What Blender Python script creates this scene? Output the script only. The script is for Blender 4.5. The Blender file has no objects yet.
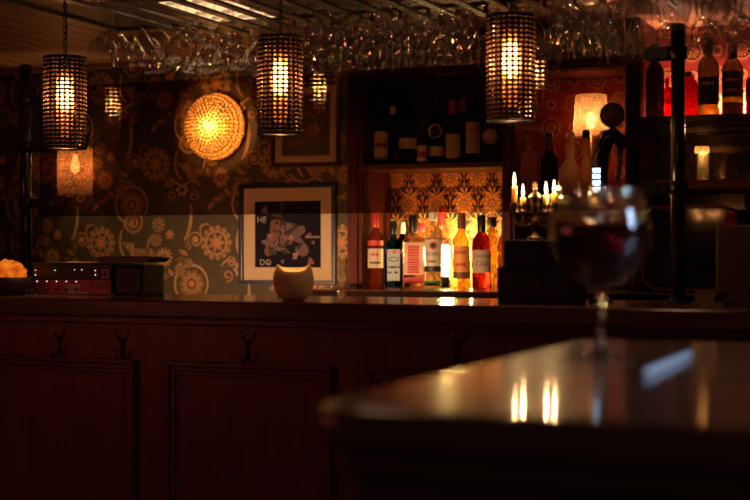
import bpy, bmesh, math, random
from mathutils import Vector, Matrix
R = math.radians
rnd = random.Random(7)
scene = bpy.context.scene
COL = scene.collection

# ------------------------------------------------------------------ camera
TH = R(22.5); F = 1378.0; CZ = 1.25
SN, CS = math.sin(TH), math.cos(TH)
cam_d = bpy.data.cameras.new('camera'); cam = bpy.data.objects.new('camera', cam_d); COL.objects.link(cam)
cam.location = (0, 0, CZ); cam.rotation_euler = (R(90), 0, TH)
cam_d.sensor_width = 36; cam_d.lens = F / 750 * 36
cam_d.clip_start = 0.02; cam_d.clip_end = 60
cam_d.dof.use_dof = True; cam_d.dof.focus_distance = 4.3; cam_d.dof.aperture_fstop = 3.4
scene.camera = cam
# ------------------------------------------------------------------ world
w = bpy.data.worlds.new('room_dusk'); scene.world = w; w.use_nodes = True
bg = w.node_tree.nodes['Background']
bg.inputs['Color'].default_value = (1.0, 0.50, 0.30, 1); bg.inputs['Strength'].default_value = 0.021
# ------------------------------------------------------------------ large area lights / exposure
def area(name, loc, target, size, sy, energy, col):
    d = bpy.data.lights.new(name, 'AREA'); d.shape = 'RECTANGLE'; d.size = size; d.size_y = sy
    d.energy = energy; d.color = col
    o = bpy.data.objects.new(name, d); COL.objects.link(o); o.location = loc
    o.rotation_euler = (Vector(target) - Vector(loc)).to_track_quat('-Z', 'Y').to_euler()
    return o
win = area('added_cool_light', (1.75, 1.7, 1.85), (-0.4, 1.55, 1.15), 0.22, 0.7, 3.0, (0.45, 0.66, 1.0))  # unseen cool light added for bluish glints on the glass
win.data.spread = R(55)
area('added_red_fill', (-3.2, 0.8, 1.27), (-1.8, 3.1, 0.80), 0.7, 0.12, 2.9, (1.0, 0.18, 0.13))  # unseen red fill added on the left to light the bar front
strip = area('added_strip_fill', (-2.27, 3.56, 1.06), (-2.27, 4.99, 1.17), 1.5, 0.04, 4.8, (1.0, 0.52, 0.23))  # hidden fill added to brighten the lower wall and bottle labels
strip.data.spread = R(62)
scene.view_settings.view_transform = 'Standard'
scene.view_settings.look = 'None'
scene.view_settings.exposure = 0.0
scene.view_settings.gamma = 1.0
scene.view_settings.use_curve_mapping = False
cy = scene.cycles
cy.max_bounces = 16; cy.diffuse_bounces = 3; cy.glossy_bounces = 5; cy.transmission_bounces = 14
cy.transparent_max_bounces = 24; cy.sample_clamp_indirect = 3.0; cy.sample_clamp_direct = 0
cy.caustics_reflective = False; cy.caustics_refractive = False
cy.use_denoising = True

def point(name, loc, energy, col, radius=0.02):
    d = bpy.data.lights.new(name, 'POINT'); d.energy = energy; d.color = col; d.shadow_soft_size = radius
    o = bpy.data.objects.new(name, d); COL.objects.link(o); o.location = loc
    return o

point('added_overhead_fill', (-0.85, 1.55, 1.96), 1.3, (1.0, .58, .34), .05)  # unseen overhead fill added to catch the top edges of the mouldings
# ------------------------------------------------------------------ layout helper: the plane Y = const seen from the tripod
def X_at(px, Y):
    u = px - 375.0
    return Y * (-F * SN + u * CS) / (F * CS + u * SN)
def depth(px, Y):
    return Y * F / (F * CS + (px - 375.0) * SN)
def at(px, py, Y):
    return Vector((X_at(px, Y), Y, CZ + (250.0 - py) / F * depth(px, Y)))
def face_cam(x, y):
    return math.atan2(-x, y)

# ------------------------------------------------------------------ materials
MC = {}
def _new(name):
    m = bpy.data.materials.new(name); m.use_nodes = True
    nt = m.node_tree; nt.nodes.clear()
    out = nt.nodes.new('ShaderNodeOutputMaterial')
    return m, nt, out
def N(nt, t, **kw):
    n = nt.nodes.new(t)
    for k, v in kw.items():
        if k in n.inputs: n.inputs[k].default_value = v
        else: setattr(n, k, v)
    return n
def c4(c): return (c[0], c[1], c[2], 1.0)

def mat(name, col, rough=0.5, metal=0.0, var=0.12, scale=18.0, bump=0.0, coat=0.0, stretch=None, spec=0.5):
    if name in MC: return MC[name]
    m, nt, out = _new(name)
    b = N(nt, 'ShaderNodeBsdfPrincipled')
    b.inputs['Roughness'].default_value = rough; b.inputs['Metallic'].default_value = metal
    b.inputs['Coat Weight'].default_value = coat; b.inputs['Specular IOR Level'].default_value = spec
    tc = N(nt, 'ShaderNodeTexCoord'); mp = N(nt, 'ShaderNodeMapping')
    if stretch: mp.inputs['Scale'].default_value = stretch
    nz = N(nt, 'ShaderNodeTexNoise'); nz.inputs['Scale'].default_value = scale; nz.inputs['Detail'].default_value = 5
    rp = N(nt, 'ShaderNodeValToRGB')
    lo = [max(0, c * (1 - var)) for c in col]; hi = [min(1, c * (1 + var)) for c in col]
    rp.color_ramp.elements[0].position = 0.35; rp.color_ramp.elements[0].color = c4(lo)
    rp.color_ramp.elements[1].position = 0.65; rp.color_ramp.elements[1].color = c4(hi)
    nt.links.new(tc.outputs['Object'], mp.inputs[0]); nt.links.new(mp.outputs[0], nz.inputs['Vector'])
    nt.links.new(nz.outputs['Fac'], rp.inputs[0]); nt.links.new(rp.outputs[0], b.inputs['Base Color'])
    if bump:
        bp = N(nt, 'ShaderNodeBump'); bp.inputs['Strength'].default_value = bump; bp.inputs['Distance'].default_value = 0.004
        nt.links.new(nz.outputs['Fac'], bp.inputs['Height']); nt.links.new(bp.outputs[0], b.inputs['Normal'])
    nt.links.new(b.outputs[0], out.inputs[0]); MC[name] = m
    return m

def glass(name, col=(1, 1, 1), rough=0.0, ior=1.45, bump=0.0, bscale=120.0, thin=0.45):
    if name in MC: return MC[name]
    m, nt, out = _new(name)
    g = N(nt, 'ShaderNodeBsdfGlass'); g.inputs['Color'].default_value = c4(col)
    g.inputs['Roughness'].default_value = rough; g.inputs['IOR'].default_value = ior
    if bump:
        tc = N(nt, 'ShaderNodeTexCoord'); v = N(nt, 'ShaderNodeTexVoronoi'); v.inputs['Scale'].default_value = bscale
        bp = N(nt, 'ShaderNodeBump'); bp.inputs['Strength'].default_value = bump; bp.inputs['Distance'].default_value = 0.004
        nt.links.new(tc.outputs['Object'], v.inputs['Vector']); nt.links.new(v.outputs['Distance'], bp.inputs['Height'])
        nt.links.new(bp.outputs[0], g.inputs['Normal'])
    tr = N(nt, 'ShaderNodeBsdfTransparent'); tr.inputs['Color'].default_value = c4([c ** 0.8 for c in col])
    mx = N(nt, 'ShaderNodeMixShader'); mx.inputs[0].default_value = thin
    nt.links.new(g.outputs[0], mx.inputs[1]); nt.links.new(tr.outputs[0], mx.inputs[2])
    nt.links.new(mx.outputs[0], out.inputs[0]); MC[name] = m
    return m

def schlick(nt, f0=.04):
    lw = N(nt, 'ShaderNodeLayerWeight'); lw.inputs['Blend'].default_value = .5
    p = N(nt, 'ShaderNodeMath', operation='POWER'); p.inputs[1].default_value = 5.0
    ma = N(nt, 'ShaderNodeMath', operation='MULTIPLY_ADD'); ma.inputs[1].default_value = 1 - f0; ma.inputs[2].default_value = f0
    nt.links.new(lw.outputs['Facing'], p.inputs[0]); nt.links.new(p.outputs[0], ma.inputs[0])
    return ma

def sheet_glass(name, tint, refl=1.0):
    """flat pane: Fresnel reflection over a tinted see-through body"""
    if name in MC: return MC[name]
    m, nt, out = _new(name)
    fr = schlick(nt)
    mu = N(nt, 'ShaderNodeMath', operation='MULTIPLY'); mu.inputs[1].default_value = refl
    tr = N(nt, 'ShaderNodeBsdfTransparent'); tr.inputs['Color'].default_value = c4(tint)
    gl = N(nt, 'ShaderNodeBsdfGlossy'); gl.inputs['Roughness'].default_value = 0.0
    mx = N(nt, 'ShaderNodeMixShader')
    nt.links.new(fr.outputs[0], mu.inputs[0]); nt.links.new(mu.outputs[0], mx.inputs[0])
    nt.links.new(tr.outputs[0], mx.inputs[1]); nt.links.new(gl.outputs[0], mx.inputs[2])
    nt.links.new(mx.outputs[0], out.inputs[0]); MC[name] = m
    return m

def emit(name, col, strength):
    if name in MC: return MC[name]
    m, nt, out = _new(name)
    e = N(nt, 'ShaderNodeEmission'); e.inputs['Color'].default_value = c4(col); e.inputs['Strength'].default_value = strength
    nt.links.new(e.outputs[0], out.inputs[0]); MC[name] = m
    return m

def glow(name, col, strength):
    """glowing clear body (bulb, flame): gives off light and lets light through"""
    if name in MC: return MC[name]
    m, nt, out = _new(name)
    e = N(nt, 'ShaderNodeEmission'); e.inputs['Color'].default_value = c4(col); e.inputs['Strength'].default_value = strength
    t = N(nt, 'ShaderNodeBsdfTransparent'); a = N(nt, 'ShaderNodeAddShader')
    nt.links.new(e.outputs[0], a.inputs[0]); nt.links.new(t.outputs[0], a.inputs[1]); nt.links.new(a.outputs[0], out.inputs[0]); MC[name] = m
    return m

def lampshade(name, trans_col, tl_col, f_trans, f_gloss=0.12, bump=0.6, bscale=90, cells=False, dark=(0.03, 0.012, 0.008), pebble=None):
    """textured lamp glass: part clear, part diffusing. With cells=True a grid of clear bosses in smoked glass (UV in cell units)"""
    if name in MC: return MC[name]
    m, nt, out = _new(name); L = nt.links.new
    tr = N(nt, 'ShaderNodeBsdfTransparent'); tr.inputs['Color'].default_value = c4(trans_col)
    tl = N(nt, 'ShaderNodeBsdfTranslucent'); tl.inputs['Color'].default_value = c4(tl_col)
    gl = N(nt, 'ShaderNodeBsdfGlossy'); gl.inputs['Roughness'].default_value = 0.15
    m1 = N(nt, 'ShaderNodeMixShader'); m1.inputs[0].default_value = f_trans
    L(tl.outputs[0], m1.inputs[1]); L(tr.outputs[0], m1.inputs[2])
    last = m1
    tc = N(nt, 'ShaderNodeTexCoord')
    if cells:
        sx = N(nt, 'ShaderNodeSeparateXYZ'); L(tc.outputs['UV'], sx.inputs[0])
        ds = []
        for k, half in ((0, 0.5), (1, 0.5)):
            fr = N(nt, 'ShaderNodeMath', operation='FRACT'); L(sx.outputs[k], fr.inputs[0])
            sb = N(nt, 'ShaderNodeMath', operation='SUBTRACT'); sb.inputs[1].default_value = half; L(fr.outputs[0], sb.inputs[0])
            ab = N(nt, 'ShaderNodeMath', operation='ABSOLUTE'); L(sb.outputs[0], ab.inputs[0])
            if k == 1:
                sc_ = N(nt, 'ShaderNodeMath', operation='MULTIPLY'); sc_.inputs[1].default_value = 1.25; L(ab.outputs[0], sc_.inputs[0]); ab = sc_
            ds.append(ab)
        pw = []
        for d in ds:
            p = N(nt, 'ShaderNodeMath', operation='POWER'); p.inputs[1].default_value = 3.0; L(d.outputs[0], p.inputs[0]); pw.append(p)
        ad = N(nt, 'ShaderNodeMath', operation='ADD'); L(pw[0].outputs[0], ad.inputs[0]); L(pw[1].outputs[0], ad.inputs[1])
        rt = N(nt, 'ShaderNodeMath', operation='POWER'); rt.inputs[1].default_value = 1 / 3.0; L(ad.outputs[0], rt.inputs[0])
        mr = N(nt, 'ShaderNodeMapRange'); mr.inputs['From Min'].default_value = 0.18; mr.inputs['From Max'].default_value = 0.37
        L(rt.outputs[0], mr.inputs['Value'])
        dk = N(nt, 'ShaderNodeBsdfPrincipled'); dk.inputs['Base Color'].default_value = c4(dark); dk.inputs['Roughness'].default_value = 0.2
        m2 = N(nt, 'ShaderNodeMixShader'); L(mr.outputs[0], m2.inputs[0]); L(m1.outputs[0], m2.inputs[1]); L(dk.outputs[0], m2.inputs[2])
        last = m2
        lw = N(nt, 'ShaderNodeLayerWeight'); lw.inputs['Blend'].default_value = .5
        pf = N(nt, 'ShaderNodeMath', operation='POWER'); pf.inputs[1].default_value = 1.3; L(lw.outputs['Facing'], pf.inputs[0])
        rm = N(nt, 'ShaderNodeValToRGB'); rm.color_ramp.elements[0].color = c4(trans_col); rm.color_ramp.elements[1].color = (.08, .03, .01, 1); rm.color_ramp.elements[1].position = .75
        L(pf.outputs[0], rm.inputs[0]); L(rm.outputs[0], tr.inputs['Color'])
    m3 = N(nt, 'ShaderNodeMixShader'); m3.inputs[0].default_value = f_gloss
    L(last.outputs[0], m3.inputs[1]); L(gl.outputs[0], m3.inputs[2])
    if bump:
        v = N(nt, 'ShaderNodeTexVoronoi'); v.inputs['Scale'].default_value = bscale; L(tc.outputs['Object'], v.inputs['Vector'])
        if pebble:
            pr_ = N(nt, 'ShaderNodeValToRGB'); e0, e1 = pr_.color_ramp.elements
            e0.position = .12; e0.color = c4(tl_col); e1.position = .62; e1.color = c4([q * pebble for q in tl_col]); L(v.outputs['Distance'], pr_.inputs[0]); L(pr_.outputs[0], tl.inputs['Color'])
        bp = N(nt, 'ShaderNodeBump'); bp.inputs['Strength'].default_value = bump; bp.inputs['Distance'].default_value = 0.006
        L(v.outputs['Distance'], bp.inputs['Height']); L(bp.outputs[0], gl.inputs['Normal']); L(bp.outputs[0], tl.inputs['Normal'])
    L(m3.outputs[0], out.inputs[0]); MC[name] = m
    return m

def wood(name, dark, light, rough=0.35, axis='Y', coat=0.0, bump=0.08, wscale=5.0):
    if name in MC: return MC[name]
    m, nt, out = _new(name); L = nt.links.new
    tc = N(nt, 'ShaderNodeTexCoord'); mp = N(nt, 'ShaderNodeMapping')
    s = {'X': (0.7, 9, 9), 'Y': (9, 0.7, 9), 'Z': (9, 9, 0.7)}[axis]
    mp.inputs['Scale'].default_value = s
    nz = N(nt, 'ShaderNodeTexNoise'); nz.inputs['Scale'].default_value = wscale; nz.inputs['Detail'].default_value = 8; nz.inputs['Distortion'].default_value = 0.6
    rp = N(nt, 'ShaderNodeValToRGB')
    rp.color_ramp.elements[0].position = 0.3; rp.color_ramp.elements[0].color = c4(dark)
    rp.color_ramp.elements[1].position = 0.72; rp.color_ramp.elements[1].color = c4(light)
    b = N(nt, 'ShaderNodeBsdfPrincipled'); b.inputs['Roughness'].default_value = rough; b.inputs['Coat Weight'].default_value = coat
    bp = N(nt, 'ShaderNodeBump'); bp.inputs['Strength'].default_value = bump; bp.inputs['Distance'].default_value = 0.003
    L(tc.outputs['Object'], mp.inputs[0]); L(mp.outputs[0], nz.inputs['Vector']); L(nz.outputs['Fac'], rp.inputs[0])
    L(rp.outputs[0], b.inputs['Base Color']); L(nz.outputs['Fac'], bp.inputs['Height']); L(bp.outputs[0], b.inputs['Normal'])
    L(bp.outputs[0], b.inputs['Coat Normal']); b.inputs['Coat Roughness'].default_value = 0.05
    L(b.outputs[0], out.inputs[0]); MC[name] = m
    return m

MAHOG = wood('mahogany', (0.105, 0.010, 0.012), (0.22, 0.028, 0.028), 0.38, 'Z', bump=0.12)
MAHOG_X = wood('mahogany_rail', (0.095, 0.012, 0.012), (0.20, 0.030, 0.026), 0.36, 'X', bump=0.12)
BARTOP = wood('bar_top_varnish', (0.10, 0.042, 0.022), (0.20, 0.09, 0.045), 0.16, 'X', bump=0.03)
TABTOP = wood('table_varnish', (0.12, 0.055, 0.03), (0.24, 0.12, 0.06), 0.30, 'X', bump=0.11, coat=0.9)
TABSIDE = wood('table_side', (0.12, 0.060, 0.036), (0.22, 0.12, 0.07), 0.35, 'X')
DARKW = wood('cabinet_wood', (0.050, 0.009, 0.006), (0.11, 0.022, 0.014), 0.5, 'Z', bump=0.06)
[n for n in DARKW.node_tree.nodes if n.type == 'BSDF_PRINCIPLED'][0].inputs['Specular IOR Level'].default_value = 0.12
DARKX = wood('shelf_wood', (0.05, 0.014, 0.010), (0.13, 0.04, 0.028), 0.32, 'X', bump=0.06)
BLACKW = wood('black_wood', (0.012, 0.006, 0.005), (0.028, 0.014, 0.011), 0.4, 'X')
PLANK = wood('ceiling_plank', (0.22, 0.095, 0.04), (0.46, 0.22, 0.10), 0.5, 'Y', bump=0.15)
RACKW = wood('rack_board', (0.022, 0.008, 0.005), (0.055, 0.020, 0.011), 0.5, 'Y')
FLOORW = wood('floor_boards', (0.05, 0.025, 0.015), (0.10, 0.05, 0.03), 0.4, 'X')
BLACK = mat('black_lacquer', (0.010, 0.009, 0.009), 0.35)
BLACKM = mat('black_metal', (0.018, 0.015, 0.015), 0.28, 0.6)
IRON = mat('dark_iron', (0.20, 0.12, 0.065), 0.30, 0.9)
BRASS = mat('aged_brass', (0.34, 0.21, 0.09), 0.36, 1.0)
STEEL = mat('steel', (0.75, 0.75, 0.78), 0.16, 1.0, var=0.03)
WAX = mat('ivory_wax', (0.85, 0.66, 0.36), 0.5, var=0.05)
_b = [n for n in WAX.node_tree.nodes if n.type == 'BSDF_PRINCIPLED'][0]
_b.inputs['Subsurface Weight'].default_value = 1.0; _b.inputs['Subsurface Radius'].default_value = (1.0, .55, .25); _b.inputs['Subsurface Scale'].default_value = 0.03
CLEAR = glass('clear_glass', (1, 1, 1), 0, 1.5, thin=.5)
def thin_glass(name, rough=0.02, bump=0.15, bscale=70):
    """thin blown glass: clear body with sharp Fresnel highlights"""
    m, nt, out = _new(name); Lk_ = nt.links.new
    tc = N(nt, 'ShaderNodeTexCoord'); nz = N(nt, 'ShaderNodeTexNoise'); nz.inputs['Scale'].default_value = bscale; nz.inputs['Detail'].default_value = 1
    bp = N(nt, 'ShaderNodeBump'); bp.inputs['Strength'].default_value = bump; bp.inputs['Distance'].default_value = .003
    fr = schlick(nt, .12)
    tr = N(nt, 'ShaderNodeBsdfTransparent'); tr.inputs['Color'].default_value = (.97, .97, .97, 1)
    gl = N(nt, 'ShaderNodeBsdfGlossy'); gl.inputs['Roughness'].default_value = rough
    mx = N(nt, 'ShaderNodeMixShader')
    Lk_(tc.outputs['Object'], nz.inputs['Vector']); Lk_(nz.outputs['Fac'], bp.inputs['Height'])
    Lk_(bp.outputs[0], gl.inputs['Normal'])
    Lk_(fr.outputs[0], mx.inputs[0]); Lk_(tr.outputs[0], mx.inputs[1]); Lk_(gl.outputs[0], mx.inputs[2]); Lk_(mx.outputs[0], out.inputs[0])
    return m
STEMWARE = thin_glass('blown_glass', .03, .45, 55)
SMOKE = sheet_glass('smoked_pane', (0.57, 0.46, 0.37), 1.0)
GLAZE = sheet_glass('picture_glazing', (0.97, 0.97, 0.97), 0.9)

# ------------------------------------------------------------------ mesh helpers
class MB:
    def __init__(s): s.bm = bmesh.new(); s.mi = 0; s.uv = None
    def m(s, i): s.mi = i; return s
    def _tag(s, faces):
        for f in faces: f.material_index = s.mi
    def box(s, c, d, bev=0.0, rot=None):
        g = bmesh.ops.create_cube(s.bm, size=1.0)
        M = Matrix.Translation(c) @ (rot if rot is not None else Matrix.Identity(4)) @ Matrix.Diagonal((d[0], d[1], d[2], 1))
        bmesh.ops.transform(s.bm, matrix=M, verts=g['verts'])
        fs = set(f for v in g['verts'] for f in v.link_faces)
        s._tag(fs)
        if bev:
            es = list(set(e for f in fs for e in f.edges))
            r = bmesh.ops.bevel(s.bm, geom=es, offset=bev, segments=2, affect='EDGES', profile=0.6)
            s._tag(r['faces'])
        return s
    def quad(s, pts):
        f = s.bm.faces.new([s.bm.verts.new(p) for p in pts]); f.material_index = s.mi; return s
    def lathe(s, prof, seg=24, c=(0, 0, 0), sq=2.0, dr=1.0, cap0=True, cap1=True, rot=None, smooth=True):
        """prof: (r, z) from bottom to top"""
        rings = []
        for r, z in prof:
            ring = []
            for k in range(seg):
                a = 2 * math.pi * (k + 0.5) / seg
                x, y = sup(a, sq)
                p = Vector((x * r, y * r * dr, z))
                if rot is not None: p = rot @ p
                ring.append(s.bm.verts.new(p + Vector(c)))
            rings.append(ring)
        fs = []
        for a, b in zip(rings, rings[1:]):
            for k in range(seg):
                fs.append(s.bm.faces.new((a[k], a[(k + 1) % seg], b[(k + 1) % seg], b[k])))
        if cap0: fs.append(s.bm.faces.new(list(reversed(rings[0]))))
        if cap1: fs.append(s.bm.faces.new(rings[-1]))
        for f in fs: f.material_index = s.mi; f.smooth = smooth and len(f.verts) == 4
        return s
    def ring(s, prof, seg=24, c=(0, 0, 0)):
        """closed profile swept round the axis"""
        rings = []
        for r, z in prof:
            rings.append([s.bm.verts.new((c[0] + r * math.cos(2 * math.pi * k / seg), c[1] + r * math.sin(2 * math.pi * k / seg), c[2] + z)) for k in range(seg)])
        n = len(rings)
        for i in range(n):
            a, b = rings[i], rings[(i + 1) % n]
            for k in range(seg):
                f = s.bm.faces.new((a[k], a[(k + 1) % seg], b[(k + 1) % seg], b[k])); f.smooth = True; f.material_index = s.mi
        return s
    def tube(s, pts, rad, seg=10, cap=True):
        pts = [Vector(p) for p in pts]; n = len(pts); rings = []
        rads = rad if isinstance(rad, (list, tuple)) else [rad] * n
        up = Vector((0.13, 0.21, 0.97)).normalized()
        for i, p in enumerate(pts):
            d = (pts[min(i + 1, n - 1)] - pts[max(i - 1, 0)]).normalized()
            x = d.cross(up)
            if x.length < 1e-4: x = d.cross(Vector((1, 0, 0)))
            x.normalize(); y = d.cross(x).normalized(); up = x.cross(d) if False else up
            rings.append([s.bm.verts.new(p + (x * math.cos(2 * math.pi * k / seg) + y * math.sin(2 * math.pi * k / seg)) * rads[i]) for k in range(seg)])
        for a, b in zip(rings, rings[1:]):
            for k in range(seg):
                f = s.bm.faces.new((a[k], a[(k + 1) % seg], b[(k + 1) % seg], b[k])); f.smooth = True; f.material_index = s.mi
        if cap:
            for rg in (rings[0], rings[-1]):
                f = s.bm.faces.new(rg); f.material_index = s.mi
        return s
    def prism(s, outline, y0, y1, bev=0.0):
        """outline in (x, z), extruded along y"""
        a = [s.bm.verts.new((x, y0, z)) for x, z in outline]; b = [s.bm.verts.new((x, y1, z)) for x, z in outline]
        n = len(a); fs = [s.bm.faces.new(a), s.bm.faces.new(list(reversed(b)))]
        for k in range(n): fs.append(s.bm.faces.new((a[k], b[k], b[(k + 1) % n], a[(k + 1) % n])))
        s._tag(fs)
        return s
    def prism_z(s, outline, z0, z1):
        a = [s.bm.verts.new((x, y, z0)) for x, y in outline]; b = [s.bm.verts.new((x, y, z1)) for x, y in outline]
        n = len(a); fs = [s.bm.faces.new(list(reversed(a))), s.bm.faces.new(b)]
        for k in range(n): fs.append(s.bm.faces.new((a[k], a[(k + 1) % n], b[(k + 1) % n], b[k])))
        s._tag(fs)
        return s
    def build(s, name, mats, parent=None, loc=None, rz=0.0, recalc=True):
        if recalc: bmesh.ops.recalc_face_normals(s.bm, faces=s.bm.faces[:])
        me = bpy.data.meshes.new(name); s.bm.to_mesh(me); s.bm.free()
        for x in (mats if isinstance(mats, (list, tuple)) else [mats]): me.materials.append(x)
        o = bpy.data.objects.new(name, me); COL.objects.link(o)
        if parent is not None: o.parent = parent
        if loc is not None: o.location = loc
        o.rotation_euler = (0, 0, rz)
        return o

def sup(a, n):
    c, s_ = math.cos(a), math.sin(a)
    if n == 2.0: return c, s_
    return math.copysign(abs(c) ** (2 / n), c), math.copysign(abs(s_) ** (2 / n), s_)

def tag(o, label, cat, group=None):
    o['label'] = label; o['category'] = cat
    if group: o['group'] = group
    return o
def thing(name, loc, label, cat, group=None, rz=0.0):
    o = bpy.data.objects.new(name, None); COL.objects.link(o); o.location = loc; o.rotation_euler = (0, 0, rz)
    o.empty_display_size = 0.05
    return tag(o, label, cat, group)
def struct(o):
    o['kind'] = 'structure'; return o
def copy_tree(o, parent=None):
    c = o.copy(); COL.objects.link(c)
    if parent is not None: c.parent = parent
    for ch in list(o.children): copy_tree(ch, c)
    return c

TXT = {}
def text_geo(body, shear=0.0):
    key = (body, shear)
    if key not in TXT:
        cu = bpy.data.curves.new('lettering_curve', 'FONT'); cu.body = body; cu.align_x = 'CENTER'; cu.align_y = 'CENTER'
        cu.shear = shear; cu.resolution_u = 2
        o = bpy.data.objects.new('lettering_temp', cu); COL.objects.link(o)
        dg = bpy.context.evaluated_depsgraph_get(); dg.update()
        me = bpy.data.meshes.new_from_object(o.evaluated_get(dg))
        TXT[key] = ([v.co.copy() for v in me.vertices], [list(p.vertices) for p in me.polygons])
        bpy.data.objects.remove(o); bpy.data.meshes.remove(me); bpy.data.curves.remove(cu)
    return TXT[key]
def add_text(mb, body, size, fn, shear=0.0):
    vs, fs = text_geo(body, shear)
    bv = [mb.bm.verts.new(fn(v.x * size, v.y * size)) for v in vs]
    for f in fs:
        try:
            ff = mb.bm.faces.new([bv[i] for i in f]); ff.material_index = mb.mi
        except ValueError: pass

# ================================================================== SETTING
YW = 4.99       # back wall
CEIL = 2.047
XL, XR = -4.7, 0.9

MB().box(((XL + XR) / 2, 2.0, -0.03), (XR - XL, 6.1, 0.06)).build('floor', FLOORW)['kind'] = 'structure'
# plank ceiling: boards run away from the bar
mb = MB()
x = XL
while x < XR:
    mb.box((x + 0.046, 2.1, CEIL + 0.012), (0.088, 5.9, 0.024), 0.004)
    x += 0.092
mb.box(((XL + XR) / 2, 2.1, CEIL + 0.035), (XR - XL, 5.9, 0.02))
struct(mb.build('ceiling', PLANK))
# crown trim along the ceiling line
struct(MB().box(((XL - 2.06) / 2, YW - 0.008, CEIL - 0.012), (-2.06 - XL, 0.016, 0.022), 0.003).build('trim_1', wood('crown_trim', (0.20, 0.08, 0.035), (0.36, 0.16, 0.07), 0.4, 'X')))
struct(MB().box((XL - 0.03, 2.0, 1.0), (0.06, 6.1, 2.1)).build('wall_left', mat('plum_plaster', (0.10, 0.05, 0.04), 0.8)))

# wallpaper drawing: flat printed shapes on the wall sheet
class Paper:
    def __init__(s, mb, ox, oz, y): s.mb, s.ox, s.oz, s.y, s.k, s.clip = mb, ox, oz, y, 0, None
    def poly(s, pts, m):
        s.k += 1
        y = s.y - 0.0004 - 0.00003 * s.k
        if s.clip:
            x0, x1, z0, z1 = s.clip
            pts = [(min(max(px, x0 - s.ox), x1 - s.ox), min(max(pz, z0 - s.oz), z1 - s.oz)) for px, pz in pts]
            xs = [p[0] for p in pts]; zs = [p[1] for p in pts]
            if max(xs) - min(xs) < 1e-4 or max(zs) - min(zs) < 1e-4: return
        s.mb.mi = m
        try: s.mb.quad([(s.ox + px, y, s.oz + pz) for px, pz in pts])
        except ValueError: pass
    def blob(s, cx, cz, rf, m, n=28):
        s.poly([(cx + rf(2 * math.pi * k / n) * math.cos(2 * math.pi * k / n), cz + rf(2 * math.pi * k / n) * math.sin(2 * math.pi * k / n)) for k in range(n)], m)
    def disc(s, cx, cz, r, m, n=18): s.blob(cx, cz, lambda a: r, m, n)
    def petals(s, cx, cz, r, dep, num, m, ph=0.0): s.blob(cx, cz, lambda a: r * (1 - dep + dep * abs(math.cos(num * (a + ph) / 2))), m, num * 6)
    def leaf(s, x, z, a, ln, wd, m):
        ca, sa = math.cos(a), math.sin(a); pts = []
        for t, q in ((0, 0), (.25, .8), (.5, 1), (.8, .55), (1, 0), (.8, -.55), (.5, -1), (.25, -.8)):
            pts.append((x + ca * t * ln - sa * q * wd, z + sa * t * ln + ca * q * wd))
        s.poly(pts, m)
    def stroke(s, pts, wd, m):
        L, Rr = [], []
        n = len(pts)
        for i in range(n):
            dx = pts[min(i + 1, n - 1)][0] - pts[max(i - 1, 0)][0]; dz = pts[min(i + 1, n - 1)][1] - pts[max(i - 1, 0)][1]
            q = math.hypot(dx, dz) or 1; ww = wd * (0.35 + 0.65 * math.sin(math.pi * (0.12 + 0.76 * i / (n - 1))))
            L.append((pts[i][0] - dz / q * ww, pts[i][1] + dx / q * ww)); Rr.append((pts[i][0] + dz / q * ww, pts[i][1] - dx / q * ww))
        for i in range(n - 1): s.poly([L[i], L[i + 1], Rr[i + 1], Rr[i]], m); s.k -= 1
        s.k += 1

def spiral(cx, cz, r0, r1, a0, turns, n=22):
    return [(cx + (r0 + (r1 - r0) * k / n) * math.cos(a0 + turns * 2 * math.pi * k / n), cz + (r0 + (r1 - r0) * k / n) * math.sin(a0 + turns * 2 * math.pi * k / n)) for k in range(n + 1)]
def curve(p0, p1, p2, n=12):
    return [((1 - t) ** 2 * p0[0] + 2 * t * (1 - t) * p1[0] + t * t * p2[0], (1 - t) ** 2 * p0[1] + 2 * t * (1 - t) * p1[1] + t * t * p2[1]) for t in [k / n for k in range(n + 1)]]

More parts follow.
